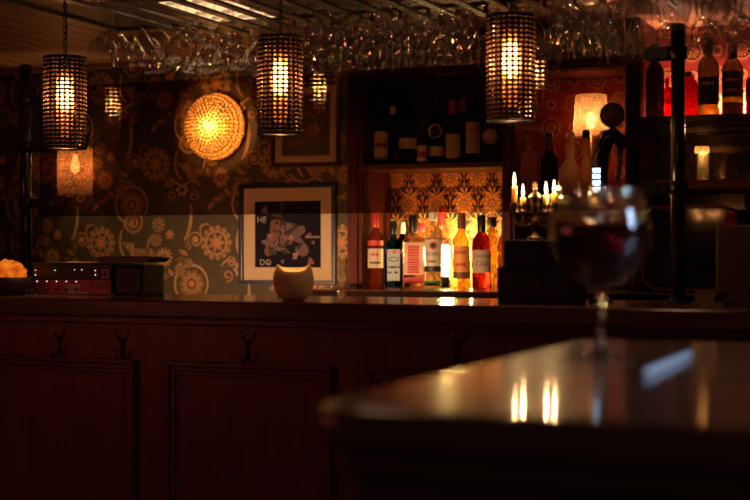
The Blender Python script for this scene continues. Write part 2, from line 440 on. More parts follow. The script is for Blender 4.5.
# materials 0 ground, 1 ochre, 2 dark olive, 3 orange, 4 light tan, 5 olive shadow-leaf
WP = [mat('paper_olive', (0.050, 0.036, 0.014), 0.6, var=0.15, scale=40), mat('paper_ochre', (0.30, 0.155, 0.06), 0.55), mat('paper_brown', (0.050, 0.032, 0.016), 0.6),
      mat('paper_orange', (0.48, 0.15, 0.05), 0.5), mat('paper_tan', (0.36, 0.21, 0.095), 0.5), mat('paper_moss', (0.15, 0.085, 0.035), 0.6)]
def floral_tile(P, fx, fz):
    P.k = 0
    def big(x, z, r, rings=True):
        P.petals(x, z, r * 1.0, 0.22, 13, 1); P.petals(x, z, r * 0.92, 0.25, 13, 5, 0.24); P.petals(x, z, r * 0.84, 0.2, 13, 1)
        P.disc(x, z, r * 0.64, 4); P.disc(x, z, r * 0.58, 2)
        for k in range(7):
            a = 2 * math.pi * k / 7; P.leaf(x + r * .15 * math.cos(a), z + r * .15 * math.sin(a), a, r * 0.42, r * 0.13, 1)
        P.disc(x, z, r * 0.25, 4); P.disc(x, z, r * 0.20, 3)
    def rose(x, z, r):
        P.petals(x, z, r, 0.45, 9, 1); P.petals(x, z, r * .75, 0.5, 9, 5, 0.3); P.disc(x, z, r * .33, 4); P.disc(x, z, r * .2, 2)
    def starf(x, z, r):
        for k in range(14):
            a = 2 * math.pi * k / 14; P.leaf(x + r * .25 * math.cos(a), z + r * .25 * math.sin(a), a, r * .75, r * .14, 1 if k % 2 else 4)
        P.disc(x, z, r * .28, 5); P.disc(x, z, r * .16, 4)
    big(fx, fz, 0.074)
    P.stroke(spiral(fx - .096, fz + .012, .010, .038, 0.4, 1.6), .0045, 1); P.disc(fx - .096, fz + .012, .012, 4)
    P.stroke(curve((fx - .15, fz + .01), (fx - .11, fz + .07), (fx - .12, fz + .16)), .0075, 4)
    P.stroke(curve((fx - .07, fz + .03), (fx - .09, fz + .085), (fx - .03, fz + .075)), .005, 1)
    for k in range(5): P.leaf(fx - .12 - .012 * k, fz - .035 - .016 * k, 2.2 + .5 * k, .05, .011, 1 if k % 2 else 5)
    # central scroll
    sx_, sz_ = fx + .155, fz + .085
    P.stroke(spiral(sx_, sz_, .016, .062, 0.6, 1.25), .0062, 1); P.stroke(spiral(sx_, sz_, .010, .042, 2.5, 1.2), .0045, 4); P.disc(sx_, sz_, .014, 3)
    P.stroke(curve((sx_ - .05, sz_ - .03), (sx_ - .075, sz_ - .11), (sx_ - .03, sz_ - .15)), .006, 4)
    for k in range(7): P.leaf(sx_ - .052 + .010 * k, sz_ - .085 - .011 * k, -0.3 + .35 * k, .052, .012, (1, 5, 4)[k % 3])
    rose(sx_ + .03, sz_ - .13, .026); P.stroke(spiral(sx_ - .085, sz_ - .165, .006, .024, 1, 1.3), .004, 1)
    # right cluster
    rose(fx + .285, fz + .075, .034); rose(fx + .272, fz + .012, .030); starf(fx + .312, fz - .062, .046)
    P.petals(fx + .34, fz + .035, .022, .3, 6, 1); P.disc(fx + .34, fz + .035, .009, 3)
    P.stroke(curve((fx + .235, fz - .055), (fx + .22, fz + .01), (fx + .265, fz + .035)), .005, 1)
    for k in range(4): P.leaf(fx + .235 + .01 * k, fz - .05 - .008 * k, 2.6 - .45 * k, .045, .012, (1, 5)[k % 2])
    # big medallion below
    bx, bz = fx + .445, fz - .17
    P.stroke(spiral(bx, bz, .075, .082, -.6, .86, 30), .006, 4); P.petals(bx, bz, .062, .18, 10, 5); P.petals(bx, bz, .050, .3, 10, 1); P.disc(bx, bz, .022, 2); P.disc(bx, bz, .014, 3)
    rose(bx - .055, bz + .055, .028); rose(bx - .015, bz + .085, .022); 
    for k in range(5): P.leaf(bx - .085 - .02 * k, bz + .03 - .006 * k, 2.3 + .4 * k, .045, .011, (1, 5)[k % 2])
    # small butterfly scroll
    hx, hz = fx + .40, fz + .225
    for sg in (-1, 1):
        P.stroke(curve((hx, hz), (hx + sg * .05, hz + .06), (hx + sg * .085, hz + .01)), .006, 1); P.stroke(spiral(hx + sg * .055, hz - .03, .004, .026, 0, 1.3 * sg), .004, 1)
    P.petals(hx, hz - .005, .03, .35, 6, 4); P.disc(hx, hz - .005, .012, 2)
mb = MB(); mb.m(0).box(((XL - 2.01) / 2, YW + 0.03, CEIL / 2), (-2.01 - XL, 0.06, CEIL))
P = Paper(mb, 0, 0, YW)
P.clip = (XL, -2.02, 0.5, CEIL - 0.02)
f0 = at(101, 243, YW)
for i in range(-2, 4):
    for j in range(-1, 3):
        floral_tile(P, f0.x + i * .56 + (0.27 if j % 2 else 0), f0.z + j * .33)
struct(mb.build('wall_back', WP, recalc=False))
struct(MB().box(((XR - 2.01) / 2, YW + 0.03, CEIL / 2), (XR + 2.01, 0.06, CEIL)).build('wall_back_plain', mat('plaster_brown', (0.06, 0.03, 0.02), 0.8)))

# ================================================================== BAR COUNTER
TOPZ = 1.121; YF, YB = 3.05, 3.52
cx0, cx1 = -4.4, 0.55
bar = thing('bar_counter', (-2, 3.3, 0), 'long dark mahogany bar counter with recessed panels and varnished top, across the room', 'bar counter')
off = Vector((-2, 3.3, 0))
def L(p): return (p[0] - off.x, p[1] - off.y, p[2] - off.z)
MB().box(L(((cx0 + cx1) / 2, (YF + YB) / 2, TOPZ - 0.0225)), (cx1 - cx0, YB - YF, 0.045), 0.006).build('counter_top', BARTOP, bar)
mb = MB(); mb.box(L(((cx0 + cx1) / 2, YF + 0.055, TOPZ - 0.055)), (cx1 - cx0, 0.03, 0.02), 0.004)
mb.build('bed_moulding', MAHOG_X, bar)
BF = YF + 0.075      # bar front plane
MB().box(L(((cx0 + cx1) / 2, BF + 0.02, (TOPZ - 0.045) / 2)), (cx1 - cx0, 0.04, TOPZ - 0.045)).build('front_board', MAHOG, bar)
MB().box(L(((cx0 + cx1) / 2, BF - 0.008, 0.07)), (cx1 - cx0, 0.02, 0.14), 0.003).build('kick_board', MAHOG_X, bar)
pz0, pz1 = 0.20, 0.962
for px0 in (-4.16, -3.59, -3.02, -2.45, -1.88, -1.31, -0.74, -0.17):
    xa, xb = px0, px0 + 0.475
    fr = MB()
    for (r0, dpt) in ((0.0, 0.022), (0.014, 0.014), (0.026, 0.007)):
        a, b, c_, d_ = xa + r0, xb - r0, pz0 + r0, pz1 - r0; t = 0.013
        fr.box(L(((a + b) / 2, BF - dpt / 2, d_ - t / 2)), (b - a, dpt, t), 0.003); fr.box(L(((a + b) / 2, BF - dpt / 2, c_ + t / 2)), (b - a, dpt, t), 0.003)
        fr.box(L((a + t / 2, BF - dpt / 2, (c_ + d_) / 2)), (t, dpt, d_ - c_ - 2 * t), 0.003); fr.box(L((b - t / 2, BF - dpt / 2, (c_ + d_) / 2)), (t, dpt, d_ - c_ - 2 * t), 0.003)
    pn = MB().box(L(((xa + xb) / 2, BF - 0.003, (pz0 + pz1) / 2)), (xb - xa - 0.078, 0.006, pz1 - pz0 - 0.078), 0.002).build('panel', MAHOG, bar)
    fr.build('panel_moulding', MAHOG_X, pn)
# inner side under the top (bartender's side)
MB().box(L(((cx0 + cx1) / 2, YB - 0.04, 0.54)), (cx1 - cx0, 0.03, 1.07)).build('back_board', MAHOG, bar)

# coat hooks on the bar front
def make_hook():
    t = thing('coat_hook', (0, 0, 0), 'x', 'hook')
    MB().box((0, -0.002, 0.0), (0.014, 0.004, 0.05), 0.0015).build('hook_plate', mat('hook_dark', (.03, .018, .012), .6), t)
    mb = MB(); mb.tube([(0, -0.003, 0.016), (0, -0.014, 0.022), (0, -0.026, 0.034), (0, -0.032, 0.044)], [.0035, .0035, .0032, .003])
    mb.lathe([(0.0005, -.005), (.004, -.003), (.005, 0), (.004, .003), (.0005, .005)], 10, (0, -0.032, 0.047)); mb.build('upper_prong', BRASS, t)
    mb = MB(); mb.tube([(0, -0.003, -0.012), (0.0, -0.014, -0.026), (0, -0.028, -0.028), (0, -0.036, -0.016), (0, -0.036, -0.006)], [.0035, .0035, .0035, .0032, .003])
    mb.lathe([(0.0005, -.004), (.004, -.003), (.005, 0), (.004, .003), (.0005, .005)], 10, (0, -0.036, -0.004)); mb.build('lower_prong', BRASS, t)
    return t
hook0 = make_hook()
hk = [(60, 345, 'brass coat hook on bar front, farthest left of the row'), (123, 348, 'brass coat hook on bar front above the right corner of the left panel'),
      (248, 350, 'brass coat hook on bar front below the pale tealight bowl'), (457, 351, 'brass coat hook on bar front beside the foreground table edge')]
for i, (px, py, lb) in enumerate(hk):
    o = hook0 if i == 0 else copy_tree(hook0)
    o.location = at(px, py, BF); tag(o, lb, 'hook', 'coat hooks along the bar front')

# ================================================================== FOREGROUND TABLE
TX0, TY0, TY1 = -0.497, 1.026, 1.985
def rrect(x0, x1, y0, y1, r, n=8):
    pts = []
    for (cx, cy_, a0) in ((x0 + r, y0 + r, 180), (x1 - r, y0 + r, 270), (x1 - r, y1 - r, 0), (x0 + r, y1 - r, 90)):
        for k in range(n + 1):
            a = R(a0 + 90 * k / n); pts.append((cx + r * math.cos(a), cy_ + r * math.sin(a)))
    return pts
tab = thing('high_table', (0, 1.5, 0), 'varnished wooden high table with rounded corner in the blurred foreground', 'table')
def slab(z0, z1, ins, r, m, name, nb=5):
    mb = MB(); rr = min(0.011, (z1 - z0) / 2)
    layers = [(z0, ins + rr)] + [(z0 + rr - rr * math.cos(R(90 * k / nb)), ins + rr - rr * math.sin(R(90 * k / nb))) for k in range(1, nb + 1)]
    layers += [(z1 - rr + rr * math.sin(R(90 * k / nb)), ins + rr - rr * math.cos(R(90 * k / nb))) for k in range(0, nb + 1)]
    rings = []
    for z, s_ in layers:
        rings.append([mb.bm.verts.new((x, y - 1.5, z)) for x, y in rrect(TX0 + s_, 0.45 - s_, TY0 + s_, TY1 - s_, max(r - s_, 0.005))])
    n = len(rings[0])
    for a, b in zip(rings, rings[1:]):
        for k in range(n):
            f = mb.bm.faces.new((a[k], a[(k + 1) % n], b[(k + 1) % n], b[k])); f.smooth = True
    mb.bm.faces.new(list(reversed(rings[0]))); mb.bm.faces.new(rings[-1])
    return mb.build(name, m, tab)
slab(TOPZ - 0.036, TOPZ, 0.0, 0.055, TABTOP, 'table_top')
slab(TOPZ - 0.062, TOPZ - 0.036, 0.022, 0.04, TABSIDE, 'edge_moulding')
slab(0.05, TOPZ - 0.062, 0.035, 0.03, TABSIDE, 'table_body')
slab(0.0, 0.05, 0.06, 0.02, BLACKW, 'plinth')

# ================================================================== BACK BAR SHELVING
YS = 4.69          # front of shelves
BBZ = 1.112        # back-bar top
xU = [(-2.055, -1.995), (-1.455, -1.407), (-1.015, -0.964), (-0.47, -0.42)]
cab = thing('back_bar_shelving', (-1.2, 4.85, 0), 'dark red wood back bar shelving with papered bays behind the bar', 'shelving')
off2 = Vector((-1.2, 4.85, 0))
def K(p): return (p[0] - off2.x, p[1] - off2.y, p[2] - off2.z)
for i, (a, b) in enumerate(xU):
    mb = MB().box(K(((a + b) / 2, (YS + YW) / 2 - 0.002, (BBZ + CEIL) / 2)), (b - a, YW - YS - 0.006, CEIL - BBZ - 0.004), 0.003)
    mb.box(K(((a + b) / 2, YS - 0.006, (BBZ + CEIL) / 2)), ((b - a) * 0.5, 0.012, CEIL - BBZ - 0.02), 0.003)
    mb.build('upright', DARKW, cab)
base = MB().box(K((-1.25, 4.70, (BBZ - 0.04) / 2)), (1.66, 0.56, BBZ - 0.04)).build('base_unit', DARKX, cab)
def shelf(bay, z0, z1, name='shelf', m=None, yf=None):
    a, b = xU[bay][1], xU[bay + 1][0]; yf = yf or YS
    mb = MB().box(K(((a + b) / 2, (yf + YW) / 2 - 0.003, (z0 + z1) / 2)), (b - a, YW - yf - 0.006, z1 - z0), 0.003)
    return mb.build(name, m or DARKX, cab)
SH1 = 1.565; shelf(0, 1.545, SH1)
SH2 = 1.400; shelf(1, 1.382, SH2)
SH3 = 1.705; shelf(2, 1.665, SH3); 
SH4 = 1.488; shelf(2, 1.448, SH4)
NAVY = mat('shelf_edge_lacquer', (0.05, 0.05, 0.06), 0.15)
for zc in (1.690, 1.650): MB().box(K(((xU[2][1] + xU[3][0]) / 2, YS - 0.010, zc)), (xU[3][0] - xU[2][1], 0.02, 0.026), 0.006).build('shelf_lip', NAVY, cab)
MB().box(K(((xU[2][1] + xU[3][0]) / 2, YS - 0.010, 1.468)), (xU[3][0] - xU[2][1], 0.02, 0.036), 0.008).build('shelf_lip', mat('red_lip', (0.30, 0.05, 0.05), 0.18), cab)
for bay in (0, 1):
    a, b = xU[bay][1], xU[bay + 1][0]
    mb = MB().box(K(((a + b) / 2, YS + 0.03, (1.881 + CEIL) / 2)), (b - a, 0.03, CEIL - 1.881 - 0.004))
    n = int((b - a) / 0.024)
    for k in range(n): mb.box(K((a + (k + .5) * (b - a) / n, YS + 0.009, (1.885 + CEIL) / 2)), ((b - a) / n * 0.72, 0.014, CEIL - 1.881 - 0.02), 0.003)
    mb.box(K(((a + b) / 2, (YS + 0.05 + YW) / 2, 1.888)), (b - a, YW - YS - 0.056, 0.014))
    mb.build('header', DARKW, cab)
# papered back panels
DM = [mat('damask_amber', (0.58, 0.21, 0.045), 0.6, var=.1), mat('damask_black', (0.020, 0.010, 0.007), 0.6), mat('damask_gold', (0.74, 0.34, 0.09), 0.55), mat('damask_rust', (0.30, 0.085, 0.03), 0.6)]
def damask(P, x, z, s):
    P.k = 0
    for k in range(18):
        a = 2 * math.pi * k / 18; rr = s * (.33 + .07 * (k % 3))
        P.leaf(x + rr * .8 * math.cos(a), z + rr * math.sin(a), a + (.7 if k % 2 else -.7), s * .19, s * .042, 1)
    for sg in (-1, 1):
        P.stroke([(x + sg * s * (.06 + .40 * math.sin(math.pi * t)), z + s * (-.80 + 1.6 * t)) for t in [k / 12 for k in range(13)]], s * .030, 1)
        P.stroke(spiral(x + sg * s * .40, z - s * .36, s * .02, s * .12, 0, 1.4 * sg, 12), s * .026, 1)
        P.stroke(spiral(x + sg * s * .36, z + s * .42, s * .02, s * .10, 2, -1.4 * sg, 12), s * .024, 3)
    P.petals(x, z, s * .34, .30, 10, 1); P.petals(x, z, s * .315, .30, 10, 2); P.petals(x, z, s * .22, .35, 8, 3, .3); P.petals(x, z, s * .19, .35, 8, 2, .3)
    for k in range(9):
        a = 2 * math.pi * k / 9; P.leaf(x + s * .07 * math.cos(a), z + s * .07 * math.sin(a), a, s * .11, s * .024, 1)
    P.disc(x, z, s * .05, 3)
    for k in range(7):
        a = R(18 + 24 * k); P.leaf(x, z + s * .30, a, s * .30, s * .045, 1 if k % 2 else 2); P.leaf(x, z - s * .30, -a, s * .26, s * .040, 1 if k % 2 else 3)
a, b = xU[0][1], xU[1][0]
mb = MB(); mb.m(0).box(K(((a + b) / 2, YW - 0.006, (BBZ + SH1) / 2)), (b - a, 0.010, SH1 - BBZ - 0.022)); P = Paper(mb, -off2.x, -off2.z, YW - 0.011 - off2.y)
P.clip = (a - off2.x, b - off2.x, BBZ - off2.z, SH1 - .022 - off2.z)
for i in range(-1, 12):
    for j in range(-1, 7):
        damask(P, a + .02 + i * .112 + (0.056 if j % 2 else 0), BBZ + .02 + j * .098, .112)
mb.build('damask_panel', DM, cab, recalc=False)
MB().box(K(((a + b) / 2, YW - 0.006, (SH1 + 1.881) / 2)), (b - a, 0.010, 1.881 - SH1 - .004)).build('back_panel', BLACKW, cab)
RP = [mat('retro_red', (0.24, 0.022, 0.016), 0.5, var=.12), mat('retro_dark', (0.055, 0.012, 0.012), 0.55), mat('retro_gold', (0.42, 0.14, 0.05), 0.5), mat('retro_pale', (0.55, 0.24, 0.10), 0.5)]
def mandala(P, x, z, r):
    P.k = 0
    P.petals(x, z, r * 1.22, .12, 16, 2); P.petals(x, z, r * 1.12, .12, 16, 0); P.disc(x, z, r, 3, 28); P.disc(x, z, r * .9, 1, 28)
    for k in range(12):
        a = 2 * math.pi * k / 12; P.leaf(x + r * .3 * math.cos(a), z + r * .3 * math.sin(a), a, r * .5, r * .09, 2 if k % 2 else 3)
    P.disc(x, z, r * .3, 2); P.disc(x, z, r * .22, 0); P.disc(x, z, r * .1, 1)
def small_ring(P, x, z, r):
    P.disc(x, z, r, 2, 22); P.disc(x, z, r * .82, 3, 22); P.disc(x, z, r * .6, 0, 22); P.petals(x, z, r * .4, .3, 6, 1)
def retro(bay, z0, z1, ox, oz, name):
    a, b = xU[bay][1], xU[bay + 1][0]
    mb = MB(); mb.m(0).box(K(((a + b) / 2, YW - 0.006, (z0 + z1) / 2)), (b - a, 0.010, z1 - z0)); P = Paper(mb, -off2.x, -off2.z, YW - 0.011 - off2.y)
    P.clip = (a - off2.x, b - off2.x, z0 - off2.z, z1 - off2.z)
    dx, dz = 0.172, 0.172
    for i in range(-1, 6):
        for j in range(-1, 8):
            xx, zz = a + ox + i * dx, z0 + oz + j * dz
            if not (a - .06 < xx < b + .1 and z0 - .1 < zz < z1 + .1): continue
            mandala(P, xx, zz, .034); small_ring(P, xx + dx / 2, zz, .022); small_ring(P, xx, zz + dz / 2, .020)
            mandala(P, xx + dx / 2, zz + dz / 2, .030)
            for sx2, sz2 in ((1, 1), (-1, 1), (1, -1), (-1, -1)):
                for q in range(5):
                    t0 = .030 + q * .0062
                    P.stroke([(xx + sx2 * (t0 + .008), zz + sz2 * (t0 - .008)), (xx + sx2 * t0, zz + sz2 * t0), (xx + sx2 * (t0 - .008), zz + sz2 * (t0 + .008))], .0013, 1)
    mb.build(name, RP, cab, recalc=False)
pR = at(693, 53, YW)
retro(1, SH2 + .002, 1.878, (at(552, 115, YW).x - xU[1][1]) % .172, .13, 'retro_panel')
retro(2, SH3 + .002, CEIL - .004, (pR.x - xU[2][1]) % .172, (pR.z - SH3) % .172, 'retro_panel')
a, b = xU[1][1], xU[2][0]
MB().box(K(((a + b) / 2, YW - 0.006, (BBZ + SH2) / 2)), (b - a, 0.010, SH2 - BBZ - .022)).build('back_panel', mat('rust_panel', (.20, .06, .035), .5), cab)
a, b = xU[2][1], xU[3][0]
MB().box(K(((a + b) / 2, YW - 0.006, (BBZ + 1.66) / 2)), (b - a, 0.010, 1.66 - BBZ - .002)).build('back_panel', mat('mirror_dark', (.10, .07, .08), .12, 0.6), cab)
# back bar worktop
tag(MB().box((-1.21, 4.69, BBZ - 0.02), (1.72, 0.60, 0.04), 0.005).build('back_bar_worktop', wood('back_top', (.06, .018, .012), (.14, .05, .03), .15, 'X', bump=.02)), 'dark polished wooden worktop under the bottles at the back bar', 'worktop')

MB().box((0, 0, 0), (1.0, .004, 0.034)).build('front_edge', BLACKW, bpy.data.objects['back_bar_worktop'])
_e = bpy.data.objects['front_edge']; _e.data.materials[0] = mat('edge_black', (.012, .006, .005), .9, spec=.05); _e.location = (-1.21, 4.388, BBZ - .021); _e.scale = (1.71, 1, 1)
# ================================================================== PENDANT LAMPS
NC, NR = 26, 22
def hobnail(r, h):
    bm = bmesh.new(); uv = bm.loops.layers.uv.new('UVMap')
    sub = 3; cols, rows = NC * sub, NR * sub; g = []
    for j in range(rows + 1):
        row = []
        for i in range(cols):
            u, v = i / sub, j / sub; fu, fv = abs((u % 1) - .5), abs((v % 1) - .5)
            bumpv = max(0, 1 - (2 * max(fu, fv)) ** 2) * .0035
            a = 2 * math.pi * i / cols; rr = r - .003 + bumpv
            row.append(bm.verts.new((rr * math.cos(a), rr * math.sin(a), h * j / rows)))
        g.append(row)
    for j in range(rows):
        for i in range(cols):
            f = bm.faces.new((g[j][i], g[j][(i + 1) % cols], g[j + 1][(i + 1) % cols], g[j + 1][i]))
            for lp, (uu, vv) in zip(f.loops, ((i, j), (i + 1, j), (i + 1, j + 1), (i, j + 1))): lp[uv].uv = (uu / sub, vv / sub)
    me = bpy.data.meshes.new('shade'); bm.to_mesh(me); bm.free(); return me
SHADE = lampshade('smoked_hobnail_glass', (1.0, 0.80, 0.58), (0.035, 0.014, 0.005), 0.62, 0.06, 0, cells=True)
BULB = glow('bulb_glow', (1.0, 0.72, 0.38), 42.0)
WARM = (1.0, 0.52, 0.22)
PH = 0.255; PR = 0.061
sh_me = hobnail(PR, PH)
INNER = lampshade('added_frosted_tube', (1.0, 0.90, 0.75), (0.60, 0.26, 0.09), 0.6, 0.03, 0)  # tube added inside the shade so the bulb's glow fades gradually
def make_pendant():
    t = thing('pendant_lamp', (0, 0, 0), 'x', 'lamp')
    o = bpy.data.objects.new('lamp_shade', sh_me); COL.objects.link(o); o.parent = t; sh_me.materials.append(SHADE)
    mb = MB(); mb.ring([(PR - .006, PH - .004), (PR, PH - .004), (PR + .001, PH + .004), (PR - .006, PH + .004)], 32)
    for k in range(3):
        a = 2 * math.pi * k / 3; mb.tube([(.010 * math.cos(a), .010 * math.sin(a), PH + .003), ((PR - .003) * math.cos(a), (PR - .003) * math.sin(a), PH)], .0022, 6)
    mb.build('top_ring', BLACKM, t)
    MB().ring([(PR - .006, -.003), (PR, -.003), (PR, .004), (PR - .006, .004)], 32).build('bottom_ring', BLACK, t)
    MB().lathe([(.013, .196), (.014, .20), (.014, .25), (.009, .262), (.004, .268)], 16).build('bulb_socket', BLACKM, t)
    MB().lathe([(.004, .106), (.013, .110), (.020, .124), (.022, .143), (.020, .166), (.015, .184), (.011, .200)], 20).build('bulb', BULB, t)
    MB().lathe([(.014, .03), (.021, .06), (.025, .14), (.022, .20), (.016, .225)], 24, cap0=False, cap1=False).build('added_glow_tube', INNER, t)
    return t
pend0 = make_pendant()
pends = [pend0, copy_tree(pend0), copy_tree(pend0)]
YP = 3.295
for i, (px, pyb, lb) in enumerate(((65, 148, 'dark hobnail glass pendant lamp hanging by a chain left of the glass rack'),
                                   (280, 134, 'dark hobnail glass pendant lamp above the pale tealight bowl and framed poster'),
                                   (511, 120, 'dark hobnail glass pendant lamp in front of the bottle shelves above the candelabra'))):
    o = pends[i]
    p = at(px, pyb, YP); o.location = p; tag(o, lb, 'lamp', 'hobnail pendant lamps over the bar')
    top = 1.9745 - p.z
    mb = MB()
    z = PH + .012; k = 0
    while z < top - .012:
        pts = []
        for q in range(11):
            a = 2 * math.pi * q / 10; d = (.0055 * math.cos(a), 0) if k % 2 == 0 else (0, .0055 * math.cos(a))
            pts.append((d[0], d[1], z + .011 * math.sin(a)))
        mb.tube(pts, .0016, 5, cap=False); z += .0175; k += 1
    mb.tube([(0.002, 0.002, PH + .005), (0.004, .003, (PH + top) / 2), (0, 0, top - .003)], .0022, 6)
    mb.build('chain', BLACKM, o)
    MB().lathe([(.030, top - .014), (.030, top - .004), (.022, top)], 20).build('ceiling_rose', BLACKM, o)
    point('pendant_light', p + Vector((0, 0, .146)), 6.0, WARM, .020)

# ================================================================== WALL LAMP (round hobnail dish)
wl = at(217.5, 127, YW)
t = thing('wall_lamp', wl, 'round amber hobnail glass wall lamp glowing on the floral wallpaper', 'lamp')
DISH = lampshade('amber_hobnail', (1.0, 0.66, 0.28), (1.0, 0.68, 0.24), 0.10, 0.10, 0.9, 105, pebble=.42)
rot = Matrix.Rotation(R(90), 3, 'X')     # lathe axis z -> -y
mb = MB(); n = 12
prof = [(0.137 * math.sin(R(90 * k / n)), 0.02 + 0.075 * math.cos(R(90 * k / n))) for k in range(1, n + 1)]
mb.lathe(list(reversed(prof)), 48, (0, 0, 0), rot=rot, cap0=False); dish = mb.build('glass_dish', DISH, t)
mb = MB()
for ring_r, cnt in ((.137, 56), (.126, 50), (.110, 46), (.097, 40), (.083, 34), (.068, 28), (.053, 22), (.038, 16), (.022, 9)):
    yy = 0.02 + .075 * math.sqrt(max(0, 1 - (ring_r / .138) ** 2))
    for k in range(cnt):
        a = 2 * math.pi * (k + .3) / cnt; c = Vector((ring_r * math.cos(a), -yy, ring_r * math.sin(a)))
        mb.lathe([(.0005, -.0052), (.0042, -.003), (.0056, 0), (.0042, .003), (.0005, .0052)], 7, c)
mb.build('glass_bosses', DISH, dish)
MB().lathe([(.105, 0.0), (.110, .006), (.110, .018), (.100, .020)], 32, rot=rot).build('back_plate', BRASS, t)
MB().lathe([(.004, 0.078), (.016, .068), (.019, .052), (.013, .035), (.010, .018)], 16, (0.02, 0, 0.005), rot=rot).build('bulb', glow('dish_bulb', (1.0, .60, .22), 16), t)
point('wall_lamp_light', wl + Vector((0.012, -.066, -.006)), 8.0, (1.0, .55, .21), .012)

# small rippled glass lamp left
YQ = 4.93
ql = at(75, 195, YQ)
t = thing('wall_lamp', ql, 'small square rippled glass lamp on the wall below the left pendant', 'lamp')
RIP = lampshade('rippled_glass', (1.0, .72, .50), (.85, .50, .27), 0.25, 0.15, 1.0, 120, pebble=.3)
dq = depth(75, YQ); wq = 35 / F * dq * .5; hq = 48 / F * dq
mb = MB(); mb.lathe([(wq * .98, 0), (wq, hq * .3), (wq, hq)], 40, cap0=False, cap1=False)
mb.build('lamp_shade', RIP, t)
MB().ring([(wq - .004, hq - .003), (wq + .002, hq - .003), (wq + .002, hq + .004), (wq - .004, hq + .004)], 36).build('shade_rim', BLACKM, t)
MB().lathe([(.003, hq * .44), (.016, hq * .50), (.020, hq * .60), (.014, hq * .72), (.007, hq * .85)], 16).build('bulb', glow('ripple_bulb', (1, .66, .32), 9), t)
mb = MB().tube([(0, 0, hq * .85), (0, 0, hq + .02), (0, YW - YQ - .004, hq + .025)], .007, 8)
mb.tube([(-wq, 0, hq), (wq, 0, hq)], .003, 6); mb.build('arm', BLACKM, t)
MB().lathe([(.03, 0), (.03, .008)], 20, (0, YW - YQ, hq + .025), rot=rot).build('wall_plate', BLACKM, t)
point('rippled_lamp_light', ql + Vector((0, 0, hq * .60)), 1.6, WARM, .012)

# drum table lamp in the red bay
YD = 4.86
dl = at(591.0, 137, YD); dd = depth(590, YD)
dlx, dlz = dl.x, SH2
t = thing('table_lamp', (dlx, YD, dlz), 'lit drum shade table lamp with pale textured shade in the red papered bay', 'lamp')
DRUM = lampshade('parchment_shade', (1.0, .74, .45), (1.0, .80, .50), 0.22, 0.03, 0.8, 200, pebble=.35)
r1, r0 = 31 / F * dd * .5, 37 / F * dd * .5; zb = dl.z - dlz; zt = zb + 42 / F * dd
mb = MB(); mb.lathe([(r0, zb), (r1 * .5 + r0 * .5, (zb + zt) / 2), (r1, zt)], 36, cap0=False, cap1=False); mb.build('lamp_shade', DRUM, t)
MB().lathe([(.045, 0), (.045, .008), (.014, .016), (.009, .05), (.009, zb + .03)], 20).build('lamp_base', BRASS, t)
MB().lathe([(.006, zb + .03), (.014, zb + .045), (.017, zb + .062), (.012, zb + .08), (.003, zb + .088)], 16).build('bulb', glow('drum_bulb', (1, .74, .42), 26), t)
mb = MB()
for k in range(3):
    a = 2 * math.pi * k / 3; mb.tube([(.005 * math.cos(a), .005 * math.sin(a), zb + .03), (r0 * .97 * math.cos(a), r0 * .97 * math.sin(a), zb + .012)], .0018, 5)
mb.build('shade_carrier', BRASS, t)
point('drum_lamp_light', (dlx, YD, dlz + zb + .064), 2.8, (1.0, .52, .24), .015)

# ================================================================== POLES AND SMOKED SCREEN
YPL = 3.42
PTOP = 1.80
def pole(px, label, clamps):
    x = X_at(px, YPL)
    t = thing('support_pole', (x, YPL, TOPZ), label, 'pole', 'screen poles on the counter')
    h = PTOP - TOPZ
    MB().lathe([(.017, .006), (.017, h - .006)], 24).build('pole_tube', mat('pole_black', (.010, .008, .009), .20, .0, spec=.6), t)
    MB().lathe([(.034, 0), (.034, .005), (.020, .010), (.018, .016)], 24).build('base_flange', BLACKM, t)
    MB().lathe([(.018, h - .008), (.020, h - .004), (.018, h + .003), (.006, h + .008)], 24).build('end_cap', BLACKM, t)
    for (side, zc, big) in clamps:
        mb = MB().ring([(.017, zc - TOPZ - .016), (.023, zc - TOPZ - .016), (.023, zc - TOPZ + .016), (.017, zc - TOPZ + .016)], 24)
        mb.box((side * .042, 0, zc - TOPZ), (.044, .026, .026 if not big else .034), .005)
        rr = Matrix.Rotation(R(90), 3, 'X')
        mb.lathe([(.018, -.016), (.019, -.010), (.019, .010), (.018, .016)], 20, (side * .066, 0, zc - TOPZ), rot=rr)
        mb.build('clamp', BLACKM, t)
    return x
xpl = pole(26, 'slim black pole on the counter beside the glowing salt lamp', ((1, 1.391, 0), (1, 1.56, 1), (1, 1.70, 0)))
xpr = pole(678, 'thick black pole on the counter in front of the right bottle shelves', ((-1, 1.403, 1), (-1, 1.735, 1)))
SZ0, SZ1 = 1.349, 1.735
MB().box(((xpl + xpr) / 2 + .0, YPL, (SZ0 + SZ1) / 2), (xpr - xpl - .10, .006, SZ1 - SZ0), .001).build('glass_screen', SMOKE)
tag(bpy.data.objects['glass_screen'], 'wide smoked glass screen held between the two black poles above the bar', 'screen')

